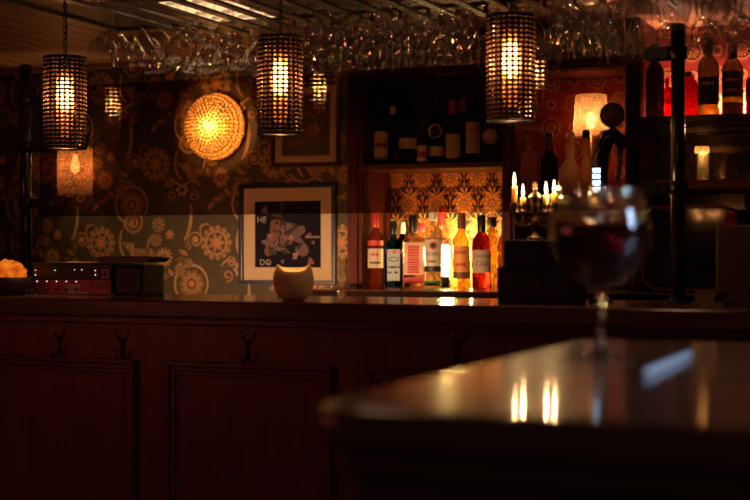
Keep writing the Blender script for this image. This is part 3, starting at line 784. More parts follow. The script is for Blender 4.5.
# ================================================================== GLASS RACK
RX0, RX1, RY0, RY1 = -2.50, 0.06, 3.09, 3.84
RZ = 1.935; RB = 1.975; RXG = -2.229
rk = thing('glass_rack', (-1.1, 3.375, RB), 'wooden hanging rack with dark rails holding upside-down stemware above the bar', 'rack')
def Q(p): return (p[0] + 1.1, p[1] - 3.375, p[2] - RB)
MB().box(Q(((RX0 + RX1) / 2, (RY0 + RY1) / 2, RB + .01)), (RX1 - RX0, RY1 - RY0, .02), .003).build('rack_board', RACKW, rk)
mb = MB()
for yy in (RY0 - .006, RY1 + .006): mb.box(Q(((RX0 + RX1) / 2, yy, RB + .007)), (RX1 - RX0, .012, .034), .003)
mb.box(Q((RX0 - .006, (RY0 + RY1) / 2, RB + .007)), (.012, RY1 - RY0 + .02, .034), .003); mb.build('rack_edge', BLACKW, rk)
CW = 0.088
ncol = int((RX1 - RXG - .04) / CW)
for k in range(ncol + 1):
    xx = RXG + .03 + k * CW
    mb = MB().box(Q((xx, (RY0 + RY1) / 2, RZ - .005)), (.026, RY1 - RY0 - .02, .009), .002)
    for yy in (RY0 + .03, RY1 - .03): mb.box(Q((xx, yy, (RZ + RB) / 2)), (.010, .012, RB - RZ))
    mb.build('rail', BLACKW, rk)
for xx in (-2.1, -1.3, -.5):
    for yy in (RY0 + .05, RY1 - .05):
        MB().lathe([(.016, .021), (.007, .024), (.007, CEIL - RB - .004), (.016, CEIL - RB)], 12, Q((xx, yy, RB))).build('hanger_rod', BLACKM, rk)
# added glowing panel that stands in for a lit patch of ceiling
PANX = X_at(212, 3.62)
pl = thing('added_glow_panel', (PANX, 3.62, RB - .0052), 'added glowing square imitating a warm lit patch under the rack board, above the round wall lamp', 'lamp')
MB().box((0, 0, 0.0), (.25, .36, .008), .002).build('glow_slab', emit('panel_glow', (1.0, .56, .26), 1.5), pl)
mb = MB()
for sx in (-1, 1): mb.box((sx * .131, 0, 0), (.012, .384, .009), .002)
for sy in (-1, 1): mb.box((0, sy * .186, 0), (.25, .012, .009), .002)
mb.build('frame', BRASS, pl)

# stemware: built foot-up, hanging from z = 0 downwards
def shell(out, thick=.0009):
    """closed thin profile: outer down, inner back"""
    return out
def glass_mesh(name, foot, stem, h, prof, th=.0012, seg=28):
    """prof: bowl (r, distance from the bowl's base). foot plane at z = 0, rim at z = -h"""
    hs = h - prof[-1][1]
    o = [(.0004, 0.0), (foot * .6, 0.0), (foot, -.0006), (foot, -.0018), (foot * .55, -.0032), (stem * 2.2, -.006), (stem * 1.15, -.014), (stem, -.022), (stem, -hs + .012), (stem * 1.4, -hs + .004)]
    o += [(max(r, .0015), -hs - d) for r, d in prof]
    inner = [(max(r - th, .0004), -hs - max(d, .0032)) for r, d in reversed(prof)]
    inner[-1] = (.0004, -hs - .0035)
    mb = MB(); mb.lathe(o + inner, seg, cap0=True, cap1=True)
    bmesh.ops.recalc_face_normals(mb.bm, faces=mb.bm.faces[:])
    for f in mb.bm.faces: f.smooth = True
    me = bpy.data.meshes.new(name); mb.bm.to_mesh(me); mb.bm.free(); me.materials.append(STEMWARE); return me
GK = {
 'wine': ('wine_glass', glass_mesh('wine_glass', .034, .0034, .168, [(.004, 0), (.018, .006), (.030, .020), (.0355, .036), (.036, .048), (.033, .066), (.029, .080)])),
 'balloon': ('balloon_glass', glass_mesh('balloon_glass', .035, .004, .172, [(.004, 0), (.022, .006), (.036, .022), (.041, .042), (.0405, .056), (.036, .076), (.031, .090)])),
 'flute': ('champagne_flute', glass_mesh('champagne_flute', .033, .0033, .192, [(.003, 0), (.010, .006), (.018, .024), (.0235, .056), (.025, .082), (.0235, .108), (.022, .118)])),
 'coupe': ('coupe_glass', glass_mesh('coupe_glass', .034, .0035, .142, [(.004, 0), (.018, .004), (.032, .013), (.040, .026), (.0425, .040), (.0425, .046)])),
 'martini': ('martini_glass', glass_mesh('martini_glass', .034, .0035, .150, [(.003, 0), (.010, .007), (.022, .024), (.034, .042), (.0428, .056), (.043, .058)])),
}
LOOK = {'wine': 'clear tulip wine glass', 'balloon': 'clear round-bowled balloon glass', 'flute': 'clear tall champagne flute', 'coupe': 'clear shallow coupe glass', 'martini': 'clear cone-shaped cocktail glass'}
ORD = ['first', 'second', 'third', 'fourth', 'fifth', 'sixth', 'seventh', 'eighth', 'ninth', 'tenth', 'eleventh', 'twelfth', 'thirteenth', 'fourteenth', 'fifteenth', 'sixteenth', 'seventeenth', 'eighteenth', 'nineteenth', 'twentieth',
       'twenty-first', 'twenty-second', 'twenty-third', 'twenty-fourth', 'twenty-fifth', 'twenty-sixth']
rows = [3.145, 3.237, 3.335, 3.505, 3.597, 3.69, 3.782]
rown = ['front', 'second', 'third', 'middle', 'fifth', 'sixth', 'back']
pend_x = [X_at(65, YP), X_at(280, YP), X_at(511, YP)]
for ri, yy in enumerate(rows):
    n_in = 0
    for k in range(ncol):
        xx = RXG + .03 + (k + .5) * CW
        if any(math.hypot(xx - q, yy - YP) < .108 for q in pend_x): continue
        gpx = 375 + F * (xx * CS + yy * SN) / (-xx * SN + yy * CS)
        if yy < YP and any(abs(gpx - q) < 38 for q in (65, 280, 511)): continue
        if abs(xx - xpr) < .05 and abs(yy - YPL) < .09: continue
        if rnd.random() < .05: continue
        if k < 5: kind = ('martini', 'coupe', 'martini', 'wine', 'coupe')[(k + ri) % 5]
        elif k < 12: kind = rnd.choice(['wine', 'wine', 'coupe', 'wine', 'balloon'])
        elif k < 17: kind = rnd.choice(['wine', 'flute', 'wine', 'balloon'])
        else: kind = rnd.choice(['balloon', 'wine', 'balloon', 'coupe'])
        if abs(yy - YPL) < .1 and kind in ('coupe', 'martini'): kind = 'wine'
        nm, me = GK[kind]
        o = bpy.data.objects.new(nm, me); COL.objects.link(o)
        o.location = (xx + rnd.uniform(-.002, .002), yy + rnd.uniform(-.003, .003) * (0 if abs(yy - YPL) < .1 else 1), RZ + .0022); o.rotation_euler = (0, 0, rnd.uniform(0, 6))
        tag(o, '%s hanging upside down, %s from the left in the rack\'s %s row' % (LOOK[kind], ORD[n_in], rown[ri]), 'glass', 'stemware hanging from the bar rack'); n_in += 1

# ================================================================== PICTURES
def framed(px0, px1, py0, py1, label, fcol, bw, mw, print_fn, name='framed_picture', grp='pictures on the floral wall'):
    p0 = at(px0, py1, YW); p1 = at(px1, py0, YW); pc = at(px1, py1, YW)
    W = p1.x - p0.x; H = ((at(px0, py0, YW).z - p0.z) + (p1.z - pc.z)) / 2
    t = thing(name, ((p0.x + p1.x) / 2, YW - .013, p0.z + H / 2), label, 'picture', grp)
    mb = MB()
    for sz in (-1, 1): mb.box((0, 0, sz * (H / 2 - bw / 2)), (W, .024, bw), .003)
    for sx in (-1, 1): mb.box((sx * (W / 2 - bw / 2), 0, 0), (bw, .024, H - 2 * bw), .003)
    mb.build('frame', fcol, t)
    MB().box((0, .007, 0), (W - 2 * bw, .004, H - 2 * bw)).build('mat_board', mat('mat_cream', (.62, .46, .32), .6, var=.04), t)
    print_fn(t, W, H, bw, mw)
    MB().box((0, .0005, 0), (W - 2 * bw + .002, .002, H - 2 * bw + .002)).build('glazing', GLAZE, t)
    return t
def poster_print(t, W, H, bw, mw):
    w2, h2 = W / 2 - bw - mw, H / 2 - bw - mw
    ms = [mat('print_navy', (.014, .012, .022), .9, spec=.1), mat('print_purple', (.12, .055, .085), .5), mat('print_rust', (.17, .045, .03), .5), mat('print_black', (.008, .007, .009), .5), mat('print_mauve', (.20, .13, .14), .5), mat('print_rose', (.30, .13, .12), .5)]
    mb = MB(); mb.m(0).box((0, .004, 0), (2 * w2, .002, 2 * h2))
    P = Paper(mb, 0, 0, .003); g = random.Random(5)
    for k in range(9):
        cx = g.uniform(-.55, .5) * w2; cz = g.uniform(-.6, .25) * h2; r = g.uniform(.2, .34) * w2; ph = g.uniform(0, 6)
        P.blob(cx, cz, lambda a: r * (.75 + .25 * math.sin(2 * a + ph)), g.choice([3, 1, 3, 2]), 16)
    for k in range(70):
        cx = g.gauss(-.05, .30) * w2; cz = g.gauss(-.15, .42) * h2; r = g.uniform(.05, .15) * w2
        cx = max(-w2 + r, min(w2 - r, cx)); cz = max(-h2 + r * 1.3, min(h2 - r * 1.3, cz))
        ph = g.uniform(0, 6); P.blob(cx, cz, lambda a: r * (.75 + .25 * math.sin(3 * a + ph)), g.choice([1, 1, 2, 3, 3, 3, 3, 4, 5, 2, 3, 0]), 16)
    P.poly([(w2 * .55, -h2 * .05), (w2 * .98, -h2 * .05), (w2 * .98, -h2 * .12), (w2 * .55, -h2 * .12)], 4)
    pr = mb.build('poster_print', ms, t, recalc=False)
    lt = mat('print_letter', (.42, .33, .30), .5)
    mb = MB(); add_text(mb, 'HE', h2 * .26, lambda x, z: (-w2 * .78 + x, .0002, h2 * .43 + z)); mb.build('lettering', lt, pr)
    mb = MB(); add_text(mb, 'DO', h2 * .26, lambda x, z: (-w2 * .66 + x, .0002, -h2 * .86 + z)); mb.build('lettering', lt, pr)
framed(241, 337.5, 183.5, 284, 'framed poster with cream mat and dark blue frame, behind the pale tealight bowl', mat('frame_navy', (.012, .020, .070), .3), .017, .052, poster_print, 'framed_poster')
def upper_print(t, W, H, bw, mw):
    w2, h2 = W / 2 - bw - mw, H / 2 - bw - mw
    ms = [mat('print_umber', (.10, .065, .035), .5), mat('print_dusty', (.22, .10, .07), .5), mat('print_rose', (.30, .13, .12), .5)]
    mb = MB(); mb.m(0).box((0, .004, 0), (2 * w2, .002, 2 * h2)); P = Paper(mb, 0, 0, .003)
    P.petals(-w2 * .45, -h2 * .45, h2 * .35, .3, 5, 1); P.petals(w2 * .3, -h2 * .2, h2 * .3, .4, 6, 2); P.petals(-w2 * .1, h2 * .4, h2 * .3, .3, 7, 1)
    mb.build('print', ms, t, recalc=False)
framed(273, 341, 84, 168, 'small framed picture in a reddish brown frame, hung above the larger poster', mat('frame_brown', (.085, .030, .020), .25), .013, .032, upper_print)

# ================================================================== BOTTLES
def bottle(px, ytop, ybase, wpx, Y, label, body_mat, prof, sq=2.0, dr=1.0, cap=None, lab=None, letters=(), name='bottle', grp=None, zbase=None, capm=None, extra=None):
    """px centre, ytop/ybase rows, wpx width; prof: (r, z) fractions of the half width / the height"""
    d = depth(px, Y); pb = at(px, ybase, Y)
    if zbase is not None: pb.z = zbase
    ptop = at(px, ytop, Y).z; H = ptop - pb.z; r = wpx / F * d / 2
    t = thing(name, pb, label, 'bottle', grp, face_cam(pb.x, pb.y))
    mb = MB(); mb.lathe([(max(a, .02) * r, b * H) for a, b in prof], 32, sq=2.0 if sq == 2 else sq, dr=dr)
    mb.build('glass_body', body_mat, t)
    if cap:
        z0, z1, rc, cm = cap
        MB().lathe([(rc * r * .96, z0 * H), (rc * r, z0 * H + .002), (rc * r, z1 * H - .003), (rc * r * .9, z1 * H)], 20).build('cap', cm, t)
    def onface(x, z, k=1.0):
        a = R(-90) + x / r
        sx, sy = sup(a, sq); return Vector((sx * r * k, sy * r * dr * k, z))
    if lab:
        for i, (z0, z1, half, lm) in enumerate(lab):
            mb = MB(); nseg = 14
            hw = half * r
            for q in range(nseg):
                x0_, x1_ = -hw + 2 * hw * q / nseg, -hw + 2 * hw * (q + 1) / nseg
                k = 1.018 + .006 * i
                mb.quad([onface(x0_, z0 * H, k), onface(x1_, z0 * H, k), onface(x1_, z1 * H, k), onface(x0_, z1 * H, k)])
                mb.quad([onface(x0_, z1 * H, k - .008), onface(x1_, z1 * H, k - .008), onface(x1_, z0 * H, k - .008), onface(x0_, z0 * H, k - .008)])
            L_ = mb.build('bottle_label', lm, t, recalc=False)
            L_['label'] = 'printed paper label'
    for (body, size, zc, lm, shear, rotq) in letters:
        mb = MB()
        if isinstance(body, int):          # print too small to read in the photograph: a broken line of ink strokes
            g = random.Random(body + int(px)); x = -body * size * H * .30
            for q in range(body):
                wd = size * H * g.uniform(.25, .55); hh_ = size * H * g.uniform(.22, .36)
                pts = [(x, -hh_), (x + wd, -hh_), (x + wd, hh_), (x, hh_)]
                if rotq: mb.quad([onface(-b_, zc * H + a_, 1.05) for a_, b_ in pts])
                else: mb.quad([onface(a_, zc * H + b_, 1.05) for a_, b_ in pts])
                x += wd + size * H * .12
            mb.build('print_strokes', lm, t, recalc=False); continue
        if rotq: add_text(mb, body, size * H, lambda x, z: onface(-z, zc * H + x, 1.05), shear)
        else: add_text(mb, body, size * H, lambda x, z: onface(x, zc * H + z, 1.05), shear)
        mb.build('lettering', lm, t, recalc=False)
    if extra: extra(t, r, H, onface)
    return t
STD = [(.9, 0), (1, .012), (1, .60), (.93, .66), (.62, .725), (.40, .765), (.36, .80), (.36, .99), (.34, 1.0)]
TALL = [(.9, 0), (1, .012), (1, .64), (.95, .69), (.70, .75), (.42, .80), (.38, .83), (.38, .99), (.36, 1.0)]
RND = [(.9, 0), (1, .012), (1, .52), (.97, .60), (.75, .70), (.45, .77), (.36, .81), (.36, .99), (.34, 1.0)]
SLOPE = [(.9, 0), (1, .012), (1, .46), (.9, .56), (.62, .70), (.42, .80), (.38, .99), (.36, 1.0)]
SQSH = [(.94, 0), (1, .012), (1, .62), (.92, .66), (.5, .70), (.38, .73), (.36, .99), (.34, 1.0)]
g_cl = glass('bottle_clear', (.97, .98, .96), 0, 1.40, thin=.7)
g_blue = glass('bottle_blue', (.10, .46, .98), 0, 1.40, thin=.65)
g_pink = glass('bottle_pink', (1.0, .92, .88), 0, 1.40, thin=.7)
g_amb = glass('bottle_amber', (1.0, .70, .20), 0, 1.40)
g_whis = glass('bottle_whisky', (.30, .055, .032), 0, 1.40, thin=.35)
g_brn = glass('bottle_brown', (.72, .45, .28), 0, 1.40)
g_grn = glass('bottle_green', (.06, .12, .05), 0, 1.40)
g_drk = glass('bottle_dark', (.10, .05, .035), 0, 1.40)
g_red = glass('bottle_red', (.36, .025, .04), 0, 1.40)
g_olv = glass('bottle_olive', (.24, .25, .05), 0, 1.40, thin=.45)
paper = mat('label_paper', (.50, .42, .34), .6, var=.03); tanp = mat('label_tan', (.50, .33, .17), .6); whit = mat('label_white', (.58, .54, .48), .5, var=.02)
palb = mat('label_pale_blue', (.36, .46, .50), .5, var=.03); orgp = mat('label_orange', (.80, .36, .10), .5); inkb = mat('ink_black', (.012, .010, .012), .5); inkr = mat('ink_red', (.50, .035, .03), .5); inkn = mat('ink_navy', (.03, .04, .12), .5)
grnp = mat('label_green', (.10, .38, .05), .5); capr = mat('cap_red', (.45, .03, .03), .35); capw = mat('cap_white', (.70, .66, .60), .4); capb = mat('cap_brown', (.16, .06, .025), .5)
YB1 = 4.80
LG = 'bottles on the back bar worktop'
def medallion(zc, rr, m, m2=None):
    def f(t, r, H, on):
        mb = MB()
        mb.bm.faces.new([mb.bm.verts.new(on(rr * r * math.cos(2 * math.pi * k / 24), zc * H + rr * r * math.sin(2 * math.pi * k / 24), 1.055)) for k in range(24)])
        mb.build('medallion', m, t, recalc=False)
        if m2:
            mb = MB()
            mb.bm.faces.new([mb.bm.verts.new(on(rr * .62 * r * math.cos(2 * math.pi * k / 24), zc * H + rr * .62 * r * math.sin(2 * math.pi * k / 24), 1.065)) for k in range(24)])
            mb.build('medallion_centre', m2, t, recalc=False)
    return f
bottle(375.5, 213, 287, 17, 4.738, 'amber rum bottle with red cap and white label, first from the left on the worktop', g_brn, STD, cap=(.80, 1.0, .42, capr), zbase=BBZ,
       lab=[(.26, .52, 1.1, paper), (.56, .63, 1.1, inkr)], letters=[(3, .07, .44, inkr, 0, 0), (5, .05, .33, inkb, 0, 0)], grp=LG)
bottle(393.5, 221, 287, 17, YB1 - .01, 'blue glass gin bottle with pale label and dark cap, on the worktop', g_blue, SQSH, sq=4.5, dr=.75, cap=(.80, .955, .50, BLACK), zbase=BBZ,
       lab=[(.09, .57, .50, palb)], letters=[('BOMBAY', .075, .53, inkr, 0, 0), (5, .05, .30, inkn, 0, 0), (3, .06, .22, inkn, 0, 0)], extra=medallion(.42, .26, inkn, palb), grp=LG)
bottle(413.5, 215, 287, 22, YB1, 'clear square-shouldered bottle with pinkish tint and black stopper, on the worktop', g_pink, SQSH, sq=6, dr=.7, cap=(.76, 1.0, .42, BLACK), zbase=BBZ,
       lab=[(.17, .62, .72, mat('label_blush', (.62, .38, .32), .5)), (.05, .14, .6, inkr)], letters=[(11, .062, .40, inkr, 0, 1)], grp=LG)
bottle(433, 208, 287, 19, YB1 - .02, 'clear white rum bottle with white label and green base band, beside the glowing small lamp', g_cl, TALL, cap=(.84, 1.0, .44, capw), zbase=BBZ,
       lab=[(.22, .60, 1.0, whit), (.20, .27, 1.05, inkb), (.02, .09, 1.05, grnp)], letters=[('BACARDÍ', .062, .42, inkb, 0, 0), (7, .035, .33, inkb, 0, 0)], extra=medallion(.525, .40, inkr, inkb), grp=LG)
bottle(461.5, 213, 287, 18, YB1, 'bottle of yellow spirit with brown cap and orange label, second from right on the worktop', g_amb, STD, cap=(.79, 1.0, .46, capb), zbase=BBZ,
       lab=[(.12, .56, 1.15, orgp), (.12, .21, 1.2, capb)], letters=[(5, .06, .47, inkr, 0, 0), (4, .075, .31, inkr, .2, 0)], grp=LG)
bottle(481.5, 215, 288, 19, YB1 - .03, 'dark red whisky bottle with pale script label, rightmost front bottle on the worktop', g_whis, STD, cap=(.76, 1.0, .44, BLACK), zbase=BBZ,
       lab=[(.21, .52, 1.15, paper)], letters=[('Canadian', .070, .44, inkn, .3, 0), ('Club', .095, .33, inkn, .3, 0)], grp=LG)
# second rank
bottle(402, 222, 287, 15, YB1 + .10, 'dark bottle with white cap behind the blue gin bottle', g_drk, STD, cap=(.82, 1.0, .45, capw), zbase=BBZ, grp='bottles in the second rank')
bottle(421, 223, 287, 16, YB1 + .11, 'dark bottle with round red stopper behind the square-shouldered pinkish bottle', g_pink, STD, cap=(.86, 1.0, .62, capr), zbase=BBZ, grp='bottles in the second rank')
bottle(442, 206, 287, 15, YB1 + .12, 'slim bottle with red neck foil behind the white rum bottle', g_pink, TALL, cap=(.76, 1.0, .44, capr), zbase=BBZ, grp='bottles in the second rank')
bottle(492, 217, 287, 19, YB1 + .11, 'clear bottle of yellow liquid with square black cap behind the red whisky bottle', g_amb, SQSH, sq=5, dr=.8, cap=(.86, 1.0, .50, BLACK), zbase=BBZ, grp='bottles in the second rank')
bottle(504, 219, 287, 14, YB1 + .03, 'brown bottle beside the black caddy, half hidden by it', g_brn, RND, cap=(.82, 1.0, .45, capb), zbase=BBZ, grp='bottles in the second rank')
# little glowing lamp among the bottles
pl_ = at(445.5, 287, YB1 + .045)
t = thing('small_lamp', (pl_.x, pl_.y, BBZ), 'small glowing cylinder lamp between the white rum and the yellow spirit bottles', 'lamp')
dd = depth(446, YB1)
MB().lathe([(.018, 0), (.018, .038), (.014, .041)], 20).build('lamp_base', BLACKM, t)
mb = MB().lathe([(.0165, .039), (.0175, .08), (.0175, .150), (.012, .158)], 20); mb.build('glowing_tube', glow('tube_glow', (1.0, .74, .34), 3.0), t)
point('backbar_glow', (pl_.x, YB1 + .065, BBZ + .13), 10.0, (1.0, .66, .20), .03)
point('backbar_glow', (X_at(472, YB1 + .13), YB1 + .13, BBZ + .06), 2.2, (1.0, .68, .20), .02)

# upper left shelf
UG = 'bottles on the upper left shelf'; YU = 4.79
bottle(381, 98, 165, 15, YU, 'dark bottle with tan label, first from left on the upper shelf', g_drk, STD, cap=(.8, 1, .45, BLACK), zbase=SH1, lab=[(.08, .5, 1.1, tanp)], letters=[(3, .10, .3, inkb, 0, 0)], grp=UG)
bottle(393, 106, 165, 11, YU - .07, 'slim clear bottle, second from left on the upper shelf', g_cl, TALL, cap=(.86, 1, .5, capw), zbase=SH1, grp=UG)
bottle(408, 92, 165, 22, YU, 'broad dark green round-shouldered bottle on the upper shelf', g_grn, RND, cap=(.84, 1, .42, BLACK), zbase=SH1, lab=[(.22, .36, .9, tanp)], grp=UG)
bottle(422, 104, 165, 11, YU - .075, 'narrow clear bottle with white label beside the green round-shouldered bottle', g_cl, TALL, cap=(.84, 1, .5, BLACK), zbase=SH1, lab=[(.04, .30, 1.1, whit), (.10, .20, 1.0, inkr)], grp=UG)
bottle(435, 96, 165, 20, YU, 'green bottle with a round pale medallion, middle of the upper shelf', g_grn, STD, cap=(.82, 1, .42, BLACK), zbase=SH1, lab=[(.12, .26, 1.0, tanp)], extra=medallion(.48, .72, tanp, inkb), grp=UG)
bottle(453, 100, 165, 17, YU - .02, 'red tinted bottle with tan label on the upper shelf', g_red, RND, cap=(.78, 1, .5, capr), zbase=SH1, lab=[(.08, .46, .95, tanp)], grp=UG)
bottle(473, 90, 165, 15, YU, 'dark bottle with tall paper label and foil, right of the red bottle', g_drk, TALL, cap=(.70, 1, .46, BLACK), zbase=SH1, lab=[(.14, .56, 1.2, tanp)], letters=[(3, .07, .45, inkr, 0, 0)], grp=UG)
bottle(490, 92, 165, 20, YU - .02, 'clear bottle with a round label, rightmost on the upper shelf', g_cl, STD, cap=(.8, 1, .42, BLACK), zbase=SH1, extra=medallion(.36, .75, tanp, paper), grp=UG)
bottle(400, 96, 165, 16, YU + .11, 'tall black bottle in the back rank left of the green round-shouldered bottle', g_drk, TALL, cap=(.82, 1, .42, BLACK), zbase=SH1, grp=UG)
bottle(463, 98, 165, 16, YU + .11, 'ruby bottle with pink cap in the back rank, behind the red tinted bottle', g_red, TALL, cap=(.75, 1, .46, mat('cap_pink', (.7, .08, .12), .3)), zbase=SH1, grp=UG)

point('added_shelf_fill', (X_at(440, 4.60), 4.58, 1.86), .12, (1.0, .55, .38), .02)  # faint fill without a fixture, added to lift the dark bottles here
# right bay shelf
MG = 'bottles by the lit drum lamp'; YM = 4.76
def stopper(t, r, H, on):
    MB().lathe([(.006, H), (.007, H + .008), (.014, H + .016), (.016, H + .026), (.010, H + .036), (.003, H + .039)], 16).build('stopper', CLEAR, t)
bottle(529.5, 145, 207, 17.5, 4.722, 'pale flat rectangular bottle with glass ball stopper, left of the drum lamp', lampshade('frosted_bottle', (1, .9, .8), (.95, .70, .52), .40, .08, .1, 60), [(.95, 0), (.98, .02), (1.0, .86), (.9, .90), (.34, .93), (.32, 1.0)], sq=7, dr=.5, zbase=SH2, extra=stopper, grp=MG)
bottle(549.5, 133, 207, 17, YM, 'black wine bottle with outlined narrow label, behind the candelabra', g_drk, STD, cap=(.72, 1, .46, BLACK), zbase=SH2, lab=[(.76, .94, .26, inkr)], grp=MG)
bottle(570, 132, 207, 21, YM - .02, 'clear textured round-shouldered bottle with long neck beside the drum lamp', lampshade('bottle_pressed', (1, .9, .78), (.75, .58, .42), .5, .15, .8, 130), [(.9, 0), (1, .015), (1, .42), (.92, .52), (.6, .60), (.42, .64), (.42, .98), (.40, 1)], cap=(.93, 1.0, .48, CLEAR), zbase=SH2, grp=MG)
bottle(586, 130, 207, 12, YM - .05, 'tan bottle with a dark round stopper left of the beer tap', lampshade('bottle_tan', (1, .8, .55), (.72, .46, .25), .35, .12, .2, 60), [(.9, 0), (1, .015), (1, .45), (.8, .56), (.5, .64), (.45, .90), (.42, .92)], cap=(.90, 1.0, .62, BLACK), zbase=SH2, grp=MG)

# right shelves
RG = 'bottles on the top right shelf'; YR = 4.80
bottle(655, 44, 113, 18, YR - .05, 'black bottle left of the thick pole on the top right shelf', g_drk, STD, cap=(.75, 1, .5, BLACK), zbase=SH3, grp=RG)
bottle(668, 78, 113, 12, YR + .09, 'short red bottle just left of the thick pole on the top right shelf', g_red, RND, cap=(.8, 1, .5, capr), zbase=SH3, grp=RG)
bottle(688, 72, 113, 22, YR + .02, 'squat round red bottle right of the thick pole', glass('bottle_ruby', (.32, .03, .03), 0, 1.4), [(.9, 0), (1, .02), (1, .55), (.8, .78), (.4, .92), (.38, 1)], cap=(.90, 1, .42, BLACK), zbase=SH3, grp=RG)
bottle(708.5, 36, 113, 21, YR - .02, 'olive bottle with plain dark label, left of the two tall bottles before red paper', g_olv, STD, cap=(.76, 1, .46, BLACK), zbase=SH3, lab=[(.14, .48, 1.15, mat('label_dark', (.03, .022, .015), .5))], letters=[(6, .05, .40, tanp, 0, 0)], grp=RG)
bottle(732.5, 40, 113, 21, YR - .02, 'olive bottle with amber base label, right of the two tall bottles before red paper', g_olv, STD, cap=(.74, 1, .46, BLACK), zbase=SH3, lab=[(.24, .58, 1.2, mat('label_dark', (.03, .022, .015), .5)), (.02, .17, 1.15, mat('label_amber', (.45, .20, .05), .5))], letters=[(4, .08, .46, tanp, 0, 0), (4, .06, .33, tanp, 0, 0)], grp=RG)
bottle(757, 60, 113, 22, YR + .04, 'dark bottle cut by the right edge of the top shelf', g_drk, STD, cap=(.76, 1, .46, capr), zbase=SH3, grp=RG)
# led strip behind them
xa, xb = xU[2][1] + .02, xU[3][0] - .02
t = thing('light_strip', ((xa + xb) / 2, YW - .03, SH3), 'glowing light strip along the rear of the top right shelf, behind the bottles', 'lamp')
MB().box((0, 0, .004), (xb - xa, .024, .008), .002).build('strip_channel', BLACKM, t)
MB().box((0, 0, .012), (xb - xa - .01, .014, .008), .003).build('strip_diffuser', emit('strip_glow', (1.0, .50, .30), 1.2), t)
for q in range(4): point('shelf_strip_light', (xa + (xb - xa) * (q + .5) / 4, YW - .040, SH3 + .03), 5.5, (1.0, .50, .30), .012)

# glassware on the lower right shelf
TG = 'tumblers on the lower right shelf'
tum = MB().lathe([(.026, 0), (.030, .003), (.034, .09), (.0325, .09), (.0285, .010), (.0005, .009)], 20, cap1=True)
bmesh.ops.recalc_face_normals(tum.bm, faces=tum.bm.faces[:]); tme = bpy.data.meshes.new('tumbler'); tum.bm.to_mesh(tme); tum.bm.free(); tme.materials.append(CLEAR)
for i, (px, yy) in enumerate(((688, 4.735), (704, 4.825), (718, 4.735), (731, 4.825), (745, 4.735))):
    o = bpy.data.objects.new('tumbler', tme); COL.objects.link(o); o.location = (X_at(px, yy), yy, SH4 + .0003)
    tag(o, 'clear straight tumbler on the lower right shelf, %s right of the thick pole' % ORD[i], 'glass', TG)
# small candle lantern glowing there
q_ = at(702, 150, 4.90)
t = thing('tea_lantern', (q_.x, 4.90, SH4), 'tiny amber cut-glass tea lantern glowing behind the tumblers', 'lamp')
MB().lathe([(.022, .0), (.024, .06), (.026, .12), (.024, .125)], 8, smooth=False).build('lantern_glass', lampshade('lantern_amber', (1, .7, .4), (1, .6, .25), .3, .1, 1.0, 120), t)
MB().lathe([(.002, .06), (.011, .075), (.012, .09), (.004, .108)], 12).build('flame', glow('lantern_flame', (1, .62, .25), 8), t)

# ================================================================== ON THE COUNTER, LEFT
def bar_at(px, Y): return Vector((X_at(px, Y), Y, TOPZ))
def wpx(n, px, Y): return n / F * depth(px, Y)
# salt lamp in a dark bowl
YC = 3.24
s = bar_at(10, YC); t = thing('salt_lamp', s, 'glowing orange salt rock lamp in a dark bowl at the left end of the counter', 'lamp')
rb = wpx(21, 10, YC)
MB().lathe([(rb * .55, 0), (rb * .75, .012), (rb * .95, .030), (rb * 1.0, .052), (rb * .95, .052), (rb * .6, .022), (.001, .018)], 28).build('bowl', mat('bowl_dark', (.05, .030, .020), .5), t)
mb = MB(); g = random.Random(3)
bmesh.ops.create_icosphere(mb.bm, subdivisions=4, radius=1.0)
for v in mb.bm.verts:
    n_ = v.co.normalized()
    k = 1 + .10 * math.sin(5 * n_.x + 2 * n_.z + 1) + .08 * math.sin(9 * n_.y - 4 * n_.x + 3 * n_.z) + .05 * math.sin(17 * n_.z + 11 * n_.x)
    v.co = Vector((n_.x * rb * .80 * k, n_.y * rb * .75 * k, .058 + n_.z * .040 * (k + .06 * (n_.x))))
m_, nt, out = _new('salt_rock'); Lk = nt.links.new
tc = N(nt, 'ShaderNodeTexCoord'); nz = N(nt, 'ShaderNodeTexNoise'); nz.inputs['Scale'].default_value = 38; nz.inputs['Detail'].default_value = 5
rp = N(nt, 'ShaderNodeValToRGB'); rp.color_ramp.elements[0].position = .38; rp.color_ramp.elements[0].color = (.50, .06, .004, 1); rp.color_ramp.elements[1].position = .72; rp.color_ramp.elements[1].color = (1.0, .25, .014, 1)
em = N(nt, 'ShaderNodeEmission'); em.inputs['Strength'].default_value = 1.0; df = N(nt, 'ShaderNodeBsdfPrincipled'); df.inputs['Base Color'].default_value = (.06, .015, .004, 1); df.inputs['Roughness'].default_value = .8; df.inputs['Specular IOR Level'].default_value = .1
ad = N(nt, 'ShaderNodeAddShader')
Lk(tc.outputs['Object'], nz.inputs['Vector']); Lk(nz.outputs['Fac'], rp.inputs[0]); Lk(rp.outputs[0], em.inputs['Color']); Lk(em.outputs[0], ad.inputs[0]); Lk(df.outputs[0], ad.inputs[1]); Lk(ad.outputs[0], out.inputs[0])
mb.build('salt_rock', m_, t)

